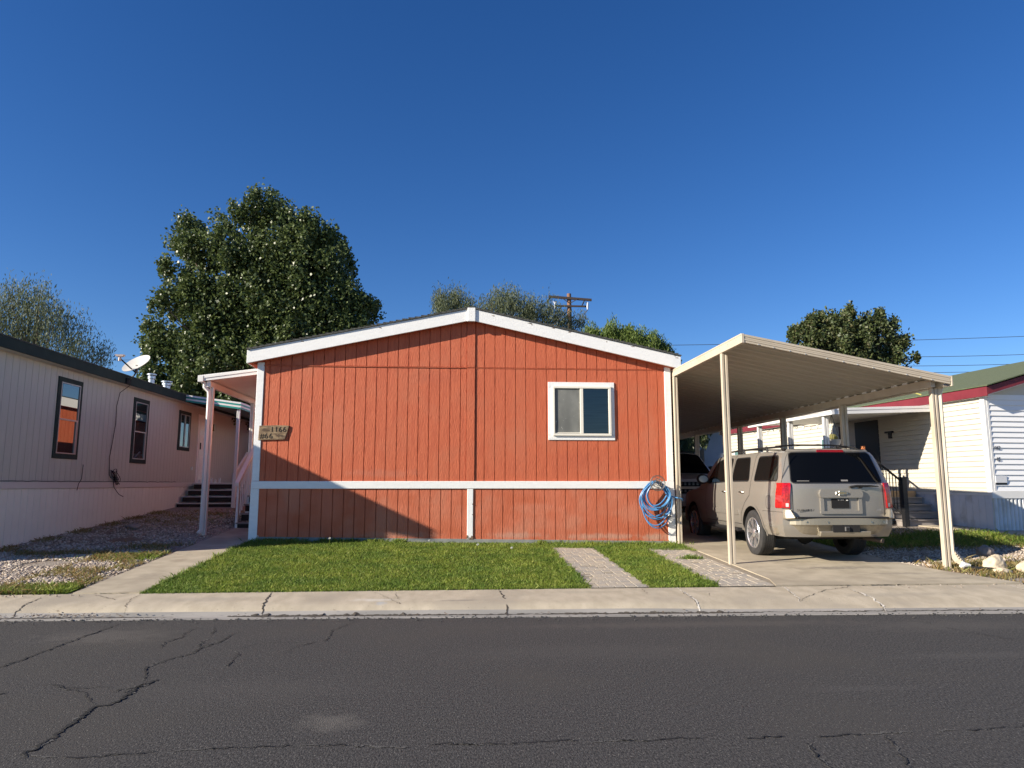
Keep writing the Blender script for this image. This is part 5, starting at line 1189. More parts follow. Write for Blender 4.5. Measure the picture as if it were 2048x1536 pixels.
M['carglass'] = mat('tinted_car_glass', (.003, .0035, .0045), .04, spec=.16)
M['carglass2'] = mat('side_car_glass', (.006, .007, .007), .03, spec=.3)
M['redlens'] = mat('red_tail_lens', (.50, .008, .010), .14, coat=.8, col2=(.26, .004, .006), vscale=26, vsharp=(.45, .62))
M['clearlens'] = mat('clear_lens', (.55, .52, .50), .15, coat=.6)
M['dimred'] = mat('dark_red_lens', (.22, .008, .012), .2, coat=.6)
M['blacktrim'] = mat('black_trim', (.014, .014, .015), .5)
def suv(loc, rz, label, paint, bumper, full=True):
    t = thing('parked_suv', label, 'suv', loc, rz); t.scale = (.955, 1.0, .985)
    bm = body_bm(); me = bpy.data.meshes.new('body'); bm.to_mesh(me); bm.free(); body = bpy.data.objects.new('body', me); COL.objects.link(body)
    cut = MB()
    for yy in (0.0, 3.30):
        for sg in (-1, 1):
            pr = []
            for k in range(28):
                a = 2 * math.pi * k / 28; pr.append((yy + .475 * math.cos(a), .39 + .475 * math.sin(a) * (1.0 if math.sin(a) > 0 else .6)))
            cut.prism(pr, 'x', sg * .60, sg * 1.2)
    co = cut.build('cut', M['matteblack']); bpy.context.view_layer.update()
    md = body.modifiers.new('b', 'BOOLEAN'); md.object = co; md.solver = 'EXACT'
    dg = bpy.context.evaluated_depsgraph_get(); me2 = bpy.data.meshes.new_from_object(body.evaluated_get(dg)); bpy.data.objects.remove(body); bpy.data.objects.remove(co)
    me2.name = 'body'; me2.materials.clear(); me2.materials.append(paint); me2.materials.append(M['matteblack'])
    for p in me2.polygons:
        c = p.center; p.use_smooth = True; p.material_index = 0
        for yy in (0., 3.3):
            if math.hypot(c.y - yy, c.z - .39) < .49 and abs(c.x) < .90 and c.z > .41: p.material_index = 1
    me2.set_sharp_from_angle(angle=R(35))
    body = bpy.data.objects.new('body', me2); COL.objects.link(body); body.parent = t
    B = lambda b, n, m, par=t, sth=True, bev=0: b.build(n, m, par, smooth=sth, bevel=bev, local=True, recalc=True)
    # side glass
    wins = [[(-1.03, 1.31), (-.06, 1.31), (-.09, 1.74), (-.88, 1.735)], [(.17, 1.31), (.98, 1.31), (1.02, 1.45), (.99, 1.745), (.31, 1.745)], [(1.12, 1.31), (2.30, 1.27), (2.36, 1.36), (2.02, 1.68), (1.78, 1.745), (1.15, 1.75)]]
    for sg in (-1, 1):
        for wi in wins:
            b = MB(); patch(b, wi, side(sg, .004), side(sg, -.02), r=.07); o = B(b, 'side_window', M['carglass2'])
            b = MB(); strip(b, smooth_poly(wi, .07), side(sg, .006), .022, True); b.build('window_seal', M['blacktrim'], o, local=True, recalc=False)
    # rear glass, windscreen
    b = MB(); patch(b, [(-.80, 1.275), (.80, 1.275), (.715, 1.78), (-.715, 1.78)], rear(.006), rear(-.02), r=.06); rg = B(b, 'rear_window', M['carglass'])
    b = MB(); strip(b, smooth_poly([(-.80, 1.275), (.80, 1.275), (.715, 1.78), (-.715, 1.78)], .06), rear(.009), .016, True); b.build('window_seal', M['blacktrim'], rg, local=True, recalc=False)
    b = MB(); patch(b, [(-.70, 2.33), (.70, 2.33), (.80, 3.10), (-.80, 3.10)], top(.006), top(-.01), r=.06, rings=8); B(b, 'windscreen', M['carglass'])
    # door seams
    b = MB()
    for sg in (-1, 1):
        F = side(sg, .0015)
        for pl in ([(1.06, 1.84), (1.07, 1.3), (1.06, .56)], [(2.44, 1.25), (2.46, .9), (2.42, .56)], [(.06, 1.84), (.08, 1.30), (.10, 1.05), (.30, .92), (.48, .72), (.52, .56)], [(.52, .52), (2.42, .52)]):
            q = MB(); strip(q, pl, F, .011); q.build('panel_seam', M['blacktrim'], t, local=True, recalc=False)
        for pl in ([(-1.2, .80), (-.48, .80)], [(3.6, 1.10), (2.6, 1.14)]): q = MB(); strip(q, pl, F, .006); q.build('panel_seam', M['blacktrim'], t, local=True, recalc=False)
    Rr = rear(.0015); q = MB(); strip(q, [(-.79, 1.24), (-.80, .70), (.80, .70), (.79, 1.24)], Rr, .010); q.build('panel_seam', M['blacktrim'], t, local=True, recalc=False)
    # mouldings, handles, fuel door, running boards
    for sg in (-1, 1):
        b = MB(); F, F2 = side(sg, .016), side(sg, -.01)
        patch(b, [(.62, .68), (1.05, .68), (1.05, .775), (.62, .775)], F, F2, r=.01, rings=2); patch(b, [(1.08, .68), (2.40, .68), (2.40, .775), (1.08, .775)], F, F2, r=.01, rings=2); B(b, 'body_moulding', paint)
        for y0 in (.34, 1.22):
            b = MB(); b.tube([side(sg, .004)(y0, 1.10), side(sg, .035)(y0 + .03, 1.105), side(sg, .038)(y0 + .15, 1.107), side(sg, .004)(y0 + .18, 1.105)], .014, 8); h = B(b, 'door_handle', M['chrome'])
        b = MB(); b.box(sg * .86, sg * 1.03, .62, 2.62, .40, .44); b.box(sg * .88, sg * 1.02, .60, 2.64, .385, .405); rb = B(b, 'running_board', M['blacktrim'], sth=False, bev=.006)
        b = MB()
        for y0 in (.8, 1.6, 2.4): b.box(sg * .7, sg * .9, y0, y0 + .06, .42, .47)
        b.build('bracket', M['black'], rb, local=True)
        b = MB(); c = side(sg, .0)(2.28, 1.33); cx = sg * (abs(c[0]) + .15); 
        b.lathe([(.02, -.055), (.10, -.05), (.125, 0), (.11, .05), (.04, .085)], 16, (0, 0, 0), 'y'); b.v = [(cx + v[0] * 1.1, 2.33 + v[1], 1.36 + v[2] * .85) for v in b.v]
        b.tube([(c[0], 2.33, 1.30), (cx - sg * .06, 2.33, 1.32)], .035, 8); mr = B(b, 'wing_mirror', M['blacktrim'])
        b = MB(); b.lathe([(.10, 0), (.10, .002)], 20, (0, 0, 0), 'y'); b.v = [(cx + v[0] * 1.0, 2.268 + v[1], 1.36 + v[2] * .72) for v in b.v]; b.build('mirror_glass', M['chrome'], mr, local=True)
    b = MB(); strip(b, smooth_poly([(-.83, .84), (-.63, .84), (-.63, 1.06), (-.83, 1.06)], .09, 8), side(-1, .0015), .006, True); b.build('fuel_door', M['blacktrim'], t, local=True, recalc=False)
    # wheel arches lips + wheels
    for yy in (0., 3.30):
        for sg in (-1, 1):
            b = MB(); F = side(sg, .008)
            arc = [(yy + .495 * math.cos(a), .39 + .495 * math.sin(a)) for a in [R(-2 + 184 * k / 30) for k in range(31)]]
            strip(b, arc, F, .045); b.build('arch_lip', paint, t, local=True, recalc=False)
            x0 = sg * .845
            b = MB(); prof = [(.255, -.12), (.30, -.135), (.36, -.137), (.392, -.12), (.402, -.09)]
            for k in range(5): prof += [(.403, -.085 + k * .036), (.403, -.058 + k * .036), (.394, -.055 + k * .036), (.394, -.052 + k * .036)]
            prof += [(.402, .09), (.392, .12), (.36, .137), (.30, .135), (.255, .12)]
            b.lathe(prof, 40, (x0, yy, .39), 'x', caps=False)
            wh = thing_part = B(b, 'tyre', M['rubber'])
            xo = x0 + sg * .10
            b = MB(); b.lathe([(.268, x0 + sg * .05), (.272, x0 + sg * .125), (.262, x0 + sg * .137), (.250, x0 + sg * .128), (.240, x0 + sg * .03)], 40, (0, yy, .39), 'x', caps=False)
            b.lathe([(.07, x0 + sg * .02), (.075, xo + sg * .02), (.06, xo + sg * .03), (.03, xo + sg * .035)], 20, (0, yy, .39), 'x')
            for k in range(6):
                a0 = k * math.pi / 3 + .25
                for da in (-.16, .16):
                    a = a0 + da; a2 = a0 + da * 1.15; c1 = Vector((xo + sg * .012, yy + .05 * math.cos(a0), .39 + .05 * math.sin(a0))); c2 = Vector((xo + sg * .022, yy + .255 * math.cos(a2), .39 + .255 * math.sin(a2)))
                    tn = Vector((0, -math.sin(a0), math.cos(a0))); w1, w2 = tn * .022, tn * .026; dp = Vector((-sg * .03, 0, 0))
                    b.hexa([tuple(v) for v in (c1 - w1, c1 + w1, c2 + w2, c2 - w2, c1 - w1 + dp, c1 + w1 + dp, c2 + w2 + dp, c2 - w2 + dp)])
            b.build('rim', M['rim'], wh, local=True, smooth=True)
            b = MB(); b.lathe([(.24, x0 + sg * .02), (.24, x0 + sg * .03)], 24, (0, yy, .39), 'x'); b.lathe([(.16, x0 + sg * .03), (.16, x0 + sg * .05)], 24, (0, yy, .39), 'x'); b.build('brake', mat('brake_disc_dark', (.05, .05, .05), .6, metal=.5), wh, local=True)
    # rear bumper
    def bump(off_y, zt_, zb, x0, x1, b, thick=.16):
        n = 30; rows = []
        for i in range(n + 1):
            x = lerp(x0, x1, i / n); a = x / .99; yb_ = -1.30 - off_y + .36 * abs(a) ** 5 * 1.0
            sec = [(yb_ + .10, zt_ - .0), (yb_ + .035, zt_), (yb_ + .004, zt_ - .02), (yb_ + .0, lerp(zt_, zb, .40)), (yb_ + .035, lerp(zt_, zb, .50)), (yb_ + .11, zb + .03), (yb_ + .14, zb), (yb_ + .24, zb)]
            rows.append([(x, s[0], s[1]) for s in sec])
        for i in range(n):
            for k in range(7): b.quad(rows[i][k], rows[i + 1][k], rows[i + 1][k + 1], rows[i][k + 1])
        for e in (0, n): b.add(rows[e], [tuple(range(8))])
    b = MB(); bump(.10, .715, .435, -.97, .97, b); bp = b.build('rear_bumper', bumper, t, smooth=True, local=True)
    b = MB()      # raised ends of the bumper meeting the lamps
    for sg in (-1, 1):
        b.hexa([(sg * .975, -1.02, .68), (sg * .945, -1.26, .68), (sg * .80, -1.385, .70), (sg * .78, -1.25, .70), (sg * .975, -1.02, .855), (sg * .94, -1.235, .855), (sg * .86, -1.31, .855), (sg * .83, -1.22, .855)])
    b.build('bumper_corner', bumper, bp, local=True, bevel=.02, smooth=True)
    b = MB(); b.box(-.79, .79, -1.375, -1.22, .700, .728); b.build('step_pad', M['blacktrim'], bp, local=True, bevel=.006)
    b = MB(); b.box(-.20, .26, -1.398, -1.30, .485, .60); b.build('hitch_recess', M['matteblack'], bp, local=True)
    b = MB(); b.box(-.005, .075, -1.425, -1.38, .50, .575); b.build('hitch', mat('hitch_grey', (.10, .10, .10), .5, metal=.5), bp, local=True, bevel=.008)
    b = MB(); b.box(.012, .058, -1.428, -1.40, .515, .56); b.build('hitch_hole', M['matteblack'], bp, local=True)
    b = MB()
    for x in (-.62, -.28, .47, .72): b.lathe([(.016, -.004), (.013, .0)], 10, (x, -1.402 + .36 * abs(x / .99) ** 5, .645), 'y')
    b.build('sensor', M['chrome'], bp, local=True)
    b = MB(); b.hexa([(-.42, -1.37, .415), (.46, -1.37, .415), (.42, -1.2, .415), (-.40, -1.2, .415), (-.42, -1.40, .50), (.46, -1.40, .50), (.42, -1.2, .50), (-.40, -1.2, .50)]); b.build('bumper_valance', bumper, bp, local=True, bevel=.015)
    # tail lamps
    for sg in (-1, 1):
        b = MB(); n = 14; rows = []
        for i in range(13):
            z = lerp(.865, 1.275, i / 12); row = []; y1 = v_yr(1, z); hc = v_hw(y1, z)
            row.append((sg * .885 * hc, v_yr(.885, z) + .02, z))
            for k in range(8):
                a = lerp(.885, 1.0, k / 7); row.append((sg * (a * hc + .012 * (k / 7)), v_yr(a, z) - .022 + .006 * (k / 7), z))
            for k in range(5):
                y = lerp(y1 + .01, y1 + .16 - .05 * (z - 1.07), (k + 1) / 5); row.append((sg * (v_hw(y, z) + .016), y, z))
            row.append((sg * (v_hw(y, z) - .02), y + .002, z))
            rows.append(row)
        for i in range(12):
            for k in range(n): b.quad(rows[i][k], rows[i][k + 1], rows[i + 1][k + 1], rows[i + 1][k])
        b.add(rows[0], [tuple(range(n + 1))]); b.add(rows[12], [tuple(range(n + 1))])
        tl = b.build('tail_lamp', M['redlens'], t, smooth=True, local=True)
        b = MB(); f = lambda u, v: (sg * u, v_yr(u / v_hw(v_yr(1, v), v), v) - .0245, v)
        patch(b, [(.865, .885), (.91, .885), (.91, .945), (.865, .945)], f, None, r=.01, rings=2); b.build('reverse_lens', M['clearlens'], tl, local=True, recalc=False)
        b = MB()
        for q in range(3):
            for i in range(14):
                u = .862 + q * .022; v = .965 + i * .020; c = f(u, v); b.lathe([(.0055, -.003), (.004, 0)], 6, (c[0], c[1] - .001, c[2]), 'y')
        b.build('lamp_dots', M['dimred'], tl, local=True)
        b = MB(); F = side(sg, .002); strip(b, [(-1.13, 1.80), (-1.15, 1.28)], F, .012); b.build('pillar_seam', M['blacktrim'], t, local=True, recalc=False)
    # tailgate: licence pod, emblem, text, wiper, brake light
    F = rear(0)
    b = MB(); rp = rear(.035); patch(b, [(-.37, 1.10), (-.34, 1.17), (.36, 1.17), (.39, 1.10), (.37, 1.035), (-.35, 1.035)], rear(.045), rear(-.01), r=.02, rings=3)
    pod = b.build('licence_pod', paint, t, smooth=True, local=True)
    b = MB()
    for (x0, x1, z0, z1) in ((-.35, -.29, .82, 1.035), (.31, .37, .82, 1.035), (-.35, .37, .775, .82)):
        patch(b, [(x0, z0), (x1, z0), (x1, z1), (x0, z1)], rear(.025), rear(-.01), r=.012, rings=2)
    b.build('pod_frame', paint, pod, smooth=True, local=True)
    b = MB(); patch(b, [(-.152, .865), (.152, .865), (.152, 1.018), (-.152, 1.018)], rear(.012), rear(0), r=.012, rings=2); plt = b.build('licence_plate', mat('black_plate', (.006, .006, .006), .8), pod, smooth=False, local=True)
    yt = v_yr(0, 1.0) - .0165
    o = text('plate_lettering', 'UTAH', .03, (-.045, yt, .988), mat('plate_grey', (.35, .35, .35), .6), None, space=1.5); o.parent = plt
    b = MB(); b.box(.10, .13, yt - .001, yt + .002, .985, 1.0); b.build('plate_sticker', M['dandelion'], plt, local=True)
    b = MB(); ye_ = v_yr(0, 1.11) - .058      # bow shaped emblem
    bx = [(-.105, 1.092), (-.045, 1.092), (-.050, 1.075), (.045, 1.075), (.05, 1.092), (.105, 1.092), (.118, 1.125), (.055, 1.125), (.050, 1.145), (-.045, 1.145), (-.05, 1.125), (-.095, 1.125)]
    b.prism(bx, 'y', ye_ - .008, ye_ + .02); em = b.build('emblem', M['chrome'], t, local=True, bevel=.003)
    b = MB(); b.prism([(x * .78, 1.109 + (z - 1.109) * .62) for x, z in bx], 'y', ye_ - .010, ye_); b.build('emblem_infill', mat('gold_infill', (.42, .34, .20), .35, metal=.7), em, local=True)
    o = text('badge_lettering', 'SUBURBAN', .052, (-.745, v_yr(-.6, .82) - .006, .815), M['matteblack'], None, sx=1.15, space=1.3, bold=-.0004); o.parent = t
    o = text('trim_badge', 'Z71', .045, (.62, v_yr(.6, .82) - .012, .82), mat('badge_grey', (.2, .2, .2), .4), None, sx=1.2, shear=.2, bold=.001); o.parent = t
    b = MB(); b.tube([rear(.02)(.18, 1.205), rear(.03)(.30, 1.225), rear(.03)(.55, 1.225), rear(.015)(.70, 1.215)], [.020, .018, .014, .006], 8); b.tube([rear(.0)(.37, 1.21), rear(.035)(.37, 1.205)], .022, 10); b.build('rear_wiper', M['matteblack'], t, smooth=True, local=True)
    b = MB(); patch(b, [(-.24, 1.785), (.24, 1.785), (.23, 1.825), (-.23, 1.825)], rear(.022), rear(-.01), r=.008, rings=2); b.build('high_brake_light', M['dimred'], t, smooth=True, local=True)
    b = MB()
    patch(b, [(-.74, 1.80), (.74, 1.80), (.70, 1.84), (-.70, 1.84)], rear(.008), rear(-.01), r=.01, rings=2); b.build('rear_spoiler_lip', paint, t, smooth=True, local=True)
    b = MB(); patch(b, [(-.70, 1.30), (-.50, 1.30), (-.50, 1.31), (-.70, 1.31)], rear(.0085), None, r=0, rings=1); patch(b, [(.05, 1.30), (.17, 1.30), (.17, 1.325), (.05, 1.325)], rear(.0085), None, r=0, rings=1); b.build('window_sticker', mat('sticker_grey', (.22, .21, .20), .7), rg, local=True, recalc=False)
    # roof rack
    for sg in (-1, 1):
        b = MB(); x = sg * .67; P = [(x, -.80, v_ztop(-.8) - .02), (x, -.62, v_ztop(-.6) + .035), (x, .2, 1.908), (x, 1.2, 1.908), (x, 1.9, v_ztop(1.9) + .03), (x, 2.1, v_ztop(2.1) - .02)]
        b.tube(P, .017, 8)
        for y0 in (-.1, .95): b.tube([(x, y0, 1.84), (x, y0 + .04, 1.925)], .02, 6)
        b.build('roof_rail', M['blacktrim'], t, smooth=True, local=True)
    for y0 in (-.45, 1.35):
        b = MB(); b.tube([(-.67, y0, 1.912), (-.35, y0, 1.935), (.35, y0, 1.935), (.67, y0, 1.912)], .015, 8, sx=1.8); b.build('cross_bar', M['blacktrim'], t, smooth=True, local=True)
    # underside, exhaust
    b = MB(); b.box(-.70, .70, -.9, 3.9, .34, .415); b.tube([(-.8, 0, .33), (.8, 0, .33)], .05, 8); b.lathe([(.12, -.1), (.15, 0), (.12, .1)], 14, (0, 0, .33), 'y')
    b.build('underbody', M['matteblack'], t, local=True)
    b = MB(); b.tube([(.62, -.6, .36), (.62, -1.15, .36), (.70, -1.3, .34)], .04, 10); b.build('exhaust', mat('rusty_pipe', (.07, .055, .045), .6, metal=.5), t, smooth=True, local=True)
    # front end
    b = MB(); Fr = front(.012)
    patch(b, [(-.48, .72), (.48, .72), (.52, 1.02), (-.52, 1.02)], Fr, front(-.02), r=.03, rings=4); gr_ = b.build('grille', M['matteblack'], t, smooth=True, local=True)
    b = MB(); patch(b, [(-.50, .84), (.50, .84), (.50, .90), (-.50, .90)], front(.025), front(-.01), r=.01, rings=2); b.build('grille_bar', M['chrome'], gr_, smooth=True, local=True)
    b = MB()
    for i in range(9):
        for q in (.76, .80, .94, .98): b.box(-.45 + i * .11, -.40 + i * .11, 4.225, 4.235, q, q + .012)
    b.build('grille_mesh', M['chrome'], gr_, local=True)
    for sg in (-1, 1):
        b = MB(); patch(b, [(sg * .55, .80), (sg * .82, .80), (sg * .84, 1.0), (sg * .55, 1.02)], front(.012), front(-.02), r=.03, rings=4); b.build('headlight', M['clearlens'], t, smooth=True, local=True)
    b = MB(); n = 24; rows = []
    for i in range(n + 1):
        x = lerp(-.95, .95, i / n); yb_ = 4.30 - .26 * abs(x / .95) ** 3; rows.append([(x, yb_ - .2, .70), (x, yb_ - .02, .70), (x, yb_, .66), (x, yb_, .52), (x, yb_ - .05, .42), (x, yb_ - .25, .40)])
    for i in range(n):
        for k in range(5): b.quad(rows[i][k], rows[i + 1][k], rows[i + 1][k + 1], rows[i][k + 1])
    for e in (0, n): b.add(rows[e], [tuple(range(6))])
    b.build('front_bumper', bumper, t, smooth=True, local=True)
    b = MB(); b.box(-.15, .15, 4.30, 4.31, .54, .68); b.build('front_plate', mat('grey_plate', (.12, .12, .12), .6), t, local=True)
    return t
paint1 = mat('champagne_paint', (.33, .305, .265), .36, metal=.42, coat=.6, col2=(.315, .29, .25), vscale=1.5)
bump1 = mat('champagne_bumper', (.31, .275, .21), .40, metal=.45, coat=.5)
suv((6.155, 12.43, G(6.3, 12.4) - .0 + .006), R(-.9), 'champagne beige suv parked tail out on the driveway under the tan carport', paint1, bump1)
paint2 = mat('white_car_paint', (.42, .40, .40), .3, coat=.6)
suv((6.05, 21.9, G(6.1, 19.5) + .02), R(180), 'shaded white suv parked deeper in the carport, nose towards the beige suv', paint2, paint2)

# ================================================================ UTILITY POLE AND WIRES
t = thing('utility_pole', 'brown wooden utility pole with two crossarms rising behind the red house roof', 'utility pole', (6.70, 42, 1.1))
b = MB(); b.tube([(6.75, 42, 1.0), (6.74, 42, 10.0), (6.70, 42, 13.03)], [.19, .15, .13], 12); b.build('pole', M['polewood'], t, smooth=True)
b = MB(); b.hexa([(5.42, 41.80, 12.72), (8.07, 41.80, 12.56), (8.07, 41.92, 12.56), (5.42, 41.92, 12.72), (5.42, 41.80, 12.86), (8.07, 41.80, 12.70), (8.07, 41.92, 12.70), (5.42, 41.92, 12.86)]); b.build('crossarm', M['armwood'], t)
b = MB(); b.box(5.80, 7.84, 41.80, 41.9, 12.17, 12.27); b.build('crossarm', M['armwood'], t)
b = MB(); b.tube([(6.2, 41.8, 12.72), (6.66, 41.82, 12.42)], .025, 5); b.tube([(7.2, 41.8, 12.66), (6.74, 41.82, 12.40)], .025, 5); b.build('brace', M['armwood'], t)
for x in (5.80, 7.80):
    b = MB(); b.tube([(x, 41.75, 12.0), (x, 41.75, 12.22), (x + .02, 41.75, 12.45)], [.045, .075, .045], 8); b.tube([(x, 41.75, 12.3), (x - .12, 41.75, 12.5)], .03, 6); b.build('insulator', M['insul'], t, smooth=True)
for x, z in ((5.48, 12.72), (7.62, 12.6)):
    b = MB(); b.tube([(x, 41.7, z), (x - .12, 41.7, z - .26), (x - .2, 41.7, z - .40)], [.035, .045, .02], 6); b.build('insulator', M['matteblack'], t, smooth=True)
b = MB(); b.tube([(7.80, 41.75, 12.0), (7.5, 41.9, 11.6), (7.1, 42, 11.0), (6.85, 42, 10.2)], .028, 5); b.tube([(5.85, 41.75, 12.1), (6.3, 41.9, 11.8), (6.7, 42, 11.55)], .014, 5); b.build('drop_cable', M['wire'], t)
def pwire(a, c, lab, r=.022, sag=.25):
    b = MB(); b.tube([(lerp(a[0], c[0], i / 30), lerp(a[1], c[1], i / 30), lerp(a[2], c[2], i / 30) - sag * 4 * (i / 30) * (1 - i / 30)) for i in range(31)], r, 5)
    o = b.build('power_line', M['wire']); tag(o, lab, 'power line', 'overhead power lines')
pwire((10.0, 55, 12.35), (60, 55, 14.45), 'topmost power line crossing the sky above the round tree and carport')
pwire((34.0, 55, 11.8), (60, 55, 13.05), 'second highest power line right of the round tree')
pwire((35.0, 55, 11.05), (60, 55, 12.3), 'third power line down, between the round tree and the green roof')
pwire((35.5, 55, 10.50), (60, 55, 11.75), 'lowest power line just above the green roof')
pwire((-60, 55, 10.4), (-18, 55, 11.0), 'faint power line passing behind the satellite dish', r=.014)
# chimney like pipe and aerial at the far end of the cream home
t = thing('aerial_mast', 'thin black aerial mast with a dark box at the far end of the cream home', 'aerial', (10.35, 27.3, 2.88))
b = MB(); b.tube([(10.44, 27.37, 3.0), (10.44, 27.37, 4.26)], .032, 6); b.box(10.3, 10.58, 27.32, 27.42, 3.39, 3.75); b.tube([(10.03, 27.37, 3.84), (10.95, 27.37, 3.94)], .018, 5); b.build('mast', M['black'], t)

# ================================================================ TREES
def leaf_quads(C, L, Wd, mode='random', droop=0.0):
    n = len(C)
    d = RNG.normal(0, 1, (n, 3))
    if mode == 'droop': d = d * np.array([.35, .35, .35]) + np.array([0, 0, -1.0])
    if mode == 'up': d = d * np.array([.45, .45, .4]) + np.array([0, 0, 1.0])
    d /= np.linalg.norm(d, axis=1, keepdims=True)
    w = np.cross(d, RNG.normal(0, 1, (n, 3))); w /= np.linalg.norm(w, axis=1, keepdims=True)
    l = L * RNG.uniform(.7, 1.3, (n, 1)); ww = Wd * RNG.uniform(.7, 1.3, (n, 1))
    V = np.zeros((n, 4, 3)); V[:, 0] = C - d * l / 2; V[:, 1] = C + w * ww / 2 + d * l * .05; V[:, 2] = C + d * l / 2; V[:, 3] = C - w * ww / 2 + d * l * .05
    return V.reshape(-1, 3)
def crown_pts(blobs, n, y0, ydep, sub=.33, fill=.75, shell=.55, spikes=0.0, uni=0.45):
    """blobs: (x, z, r) across the view; depth comes from the crown's own roundness"""
    cx = sum(b[0] for b in blobs) / len(blobs); hw = max(abs(b[0] - cx) for b in blobs) + .6
    zs = [q[1] for q in blobs]; zm = sum(zs) / len(zs); zx = max(zs)
    cl = []
    for (x, z, r) in blobs:
        r = r * .92
        k = max(3, int(10 * (r / .6) ** 2 * fill))
        half = ydep * math.sqrt(max(.04, 1 - ((x - cx) / hw) ** 2 - .8 * (max(0, z - zm) / (zx - zm + .3)) ** 2))
        for _ in range(k):
            v = RNG.normal(0, 1, 3); v /= np.linalg.norm(v); rr = r * RNG.uniform(shell, .95)
            yc = y0 + RNG.uniform(-1, 1) * max(0, half - r)
            cl.append((x + v[0] * rr * .9, yc + v[1] * rr, z + v[2] * rr * .9, RNG.uniform(.7, 1.3) * sub * (.55 + .45 * min(1.5, r))))
    cl = np.array(cl); wgt = cl[:, 3] ** 2; wgt /= wgt.sum()
    idx = RNG.choice(len(cl), n, p=wgt); v = RNG.normal(0, 1, (n, 3)); v /= np.linalg.norm(v, axis=1, keepdims=True)
    rad = RNG.uniform(0, 1, (n, 1)) ** .5
    P = cl[idx, :3] + v * rad * cl[idx, 3:4] * np.array([.9, .9, 1.7])
    m2 = RNG.uniform(0, 1, n) < uni     # the rest fills the big lobes evenly
    if m2.any():
        B = np.array([(b_[0], b_[1], b_[2] * .92) for b_ in blobs]); wb = B[:, 2] ** 2; wb /= wb.sum(); k = int(m2.sum()); ib = RNG.choice(len(B), k, p=wb)
        hx = ydep * np.sqrt(np.clip(1 - ((B[ib, 0] - cx) / hw) ** 2 - .8 * (np.clip(B[ib, 1] - zm, 0, None) / (zx - zm + .3)) ** 2, .04, 1))
        vv = RNG.normal(0, 1, (k, 3)); vv /= np.linalg.norm(vv, axis=1, keepdims=True); rr = B[ib, 2] * RNG.uniform(0, 1, k) ** .33
        lump = 1 + .22 * np.sin(vv[:, 0] * 7 + ib) * np.sin(vv[:, 2] * 6 + 2 * ib)
        yq = np.where(RNG.uniform(0, 1, k) < .75, -1, 1) * RNG.uniform(.3, 1, k)
        P[m2] = np.stack([B[ib, 0] + vv[:, 0] * rr * lump, y0 + yq * np.clip(hx - B[ib, 2], 0, None) + vv[:, 1] * rr, B[ib, 1] + vv[:, 2] * rr * lump * 1.05], 1)
    if spikes:
        m = RNG.uniform(0, 1, n) < spikes; P[m, 2] += np.abs(RNG.normal(0, .35, m.sum())) * cl[idx[m], 3]
    return P, cl
def tree(name, label, blobs, base, n, L, Wd, lm, ydep, mode='random', sub=.33, fill=.75, shell=.55, cat='tree', limbs=16, r0=.3, group=None, spikes=.15, fork=None, uni=.35):
    t = thing(name, label, cat, base, group=group)
    P, cl = crown_pts(blobs, n, base[1], ydep, sub, fill, shell, spikes, uni)
    np_mesh('crown', leaf_quads(P, L, Wd, mode), 4, lm, t)
    b = MB(); bx, by, bz = base; zf = fork or lerp(bz, min(c[1] for c in blobs), .6)
    mid = (bx + .1, by, zf); b.tube([base, (bx + .05, by, lerp(bz, zf, .5)), mid], [r0 * 1.25, r0, r0 * .85], 10)
    for i in range(limbs):
        c = cl[RNG.integers(0, len(cl))]; p1 = (lerp(bx, c[0], .35) + random.uniform(-.2, .2), lerp(by, c[1], .35), lerp(zf, c[2], .45)); b.tube([mid, p1, (lerp(p1[0], c[0], .6), lerp(p1[1], c[1], .6), lerp(p1[2], c[2], .65)), tuple(c[:3])], [r0 * .45, r0 * .26, r0 * .12, r0 * .04], 6)
        for _ in range(2):
            c2 = cl[RNG.integers(0, len(cl))]
            if np.linalg.norm(c2[:3] - c[:3]) < 2.5: b.tube([p1, tuple((np.array(p1) + c2[:3]) / 2 + np.array([0, 0, .15])), tuple(c2[:3])], [r0 * .16, r0 * .09, r0 * .02], 5)
    b.build('trunk', M['bark'], t, smooth=True)
    return t
BIG = [(-7.55,12.45,.59),(-8.02,11.98,.55),(-6.93,12.01,.59),(-8.45,11.71,.47),(-6.42,11.39,.69),(-5.63,11.52,.51),(-5.06,11.01,.67),(-5.89,10.57,.79),(-10.61,11.38,.51),(-10.88,10.55,.55),(-10.22,10.36,.63),(-9.26,11.42,.39),(-9.44,10.59,.59),(-8.7,10.09,.99),(-7.25,10.33,1.18),(-6.15,9.54,1.18),(-4.78,9.77,.75),(-4.3,10.4,.35),(-11.0,9.43,.47),(-10.25,8.63,.99),(-11.17,8.12,.55),(-9.17,8.05,1.28),(-7.45,8.29,1.58),(-5.71,8.32,1.38),(-4.35,8.55,.75),(-3.81,8.97,.32),(-3.51,8.36,.47),(-4.21,7.33,.79),(-3.06,8.37,.32),(-3.63,7.44,.59),(-11.49,7.31,.47),(-11.26,6.62,.69),(-11.53,5.93,.47),(-10.03,6.54,1.18),(-8.5,6.27,1.38),(-10.98,5.26,.75),(-9.57,5.08,1.08),(-6.61,6.69,1.58),(-5.46,6.91,1.18),(-8.24,4.9,.79),(-11.91,6.62,.2),(-11.62,5.06,.39),(-10.36,4.3,.79),(-8.58,4.12,.79)]
BIG = [(-7.4 + (x + 7.4) * .945, z, r) for x, z, r in BIG]
tree('cottonwood_tree', 'large dense dark green tree towering between the grey home and the red house', BIG, (-7.6, 28.0, 1.1), 300000, .115, .10, M['leafdark'], 3.0, sub=.30, fill=1.5, shell=.2, limbs=30, r0=.38, fork=3.2, uni=.16)
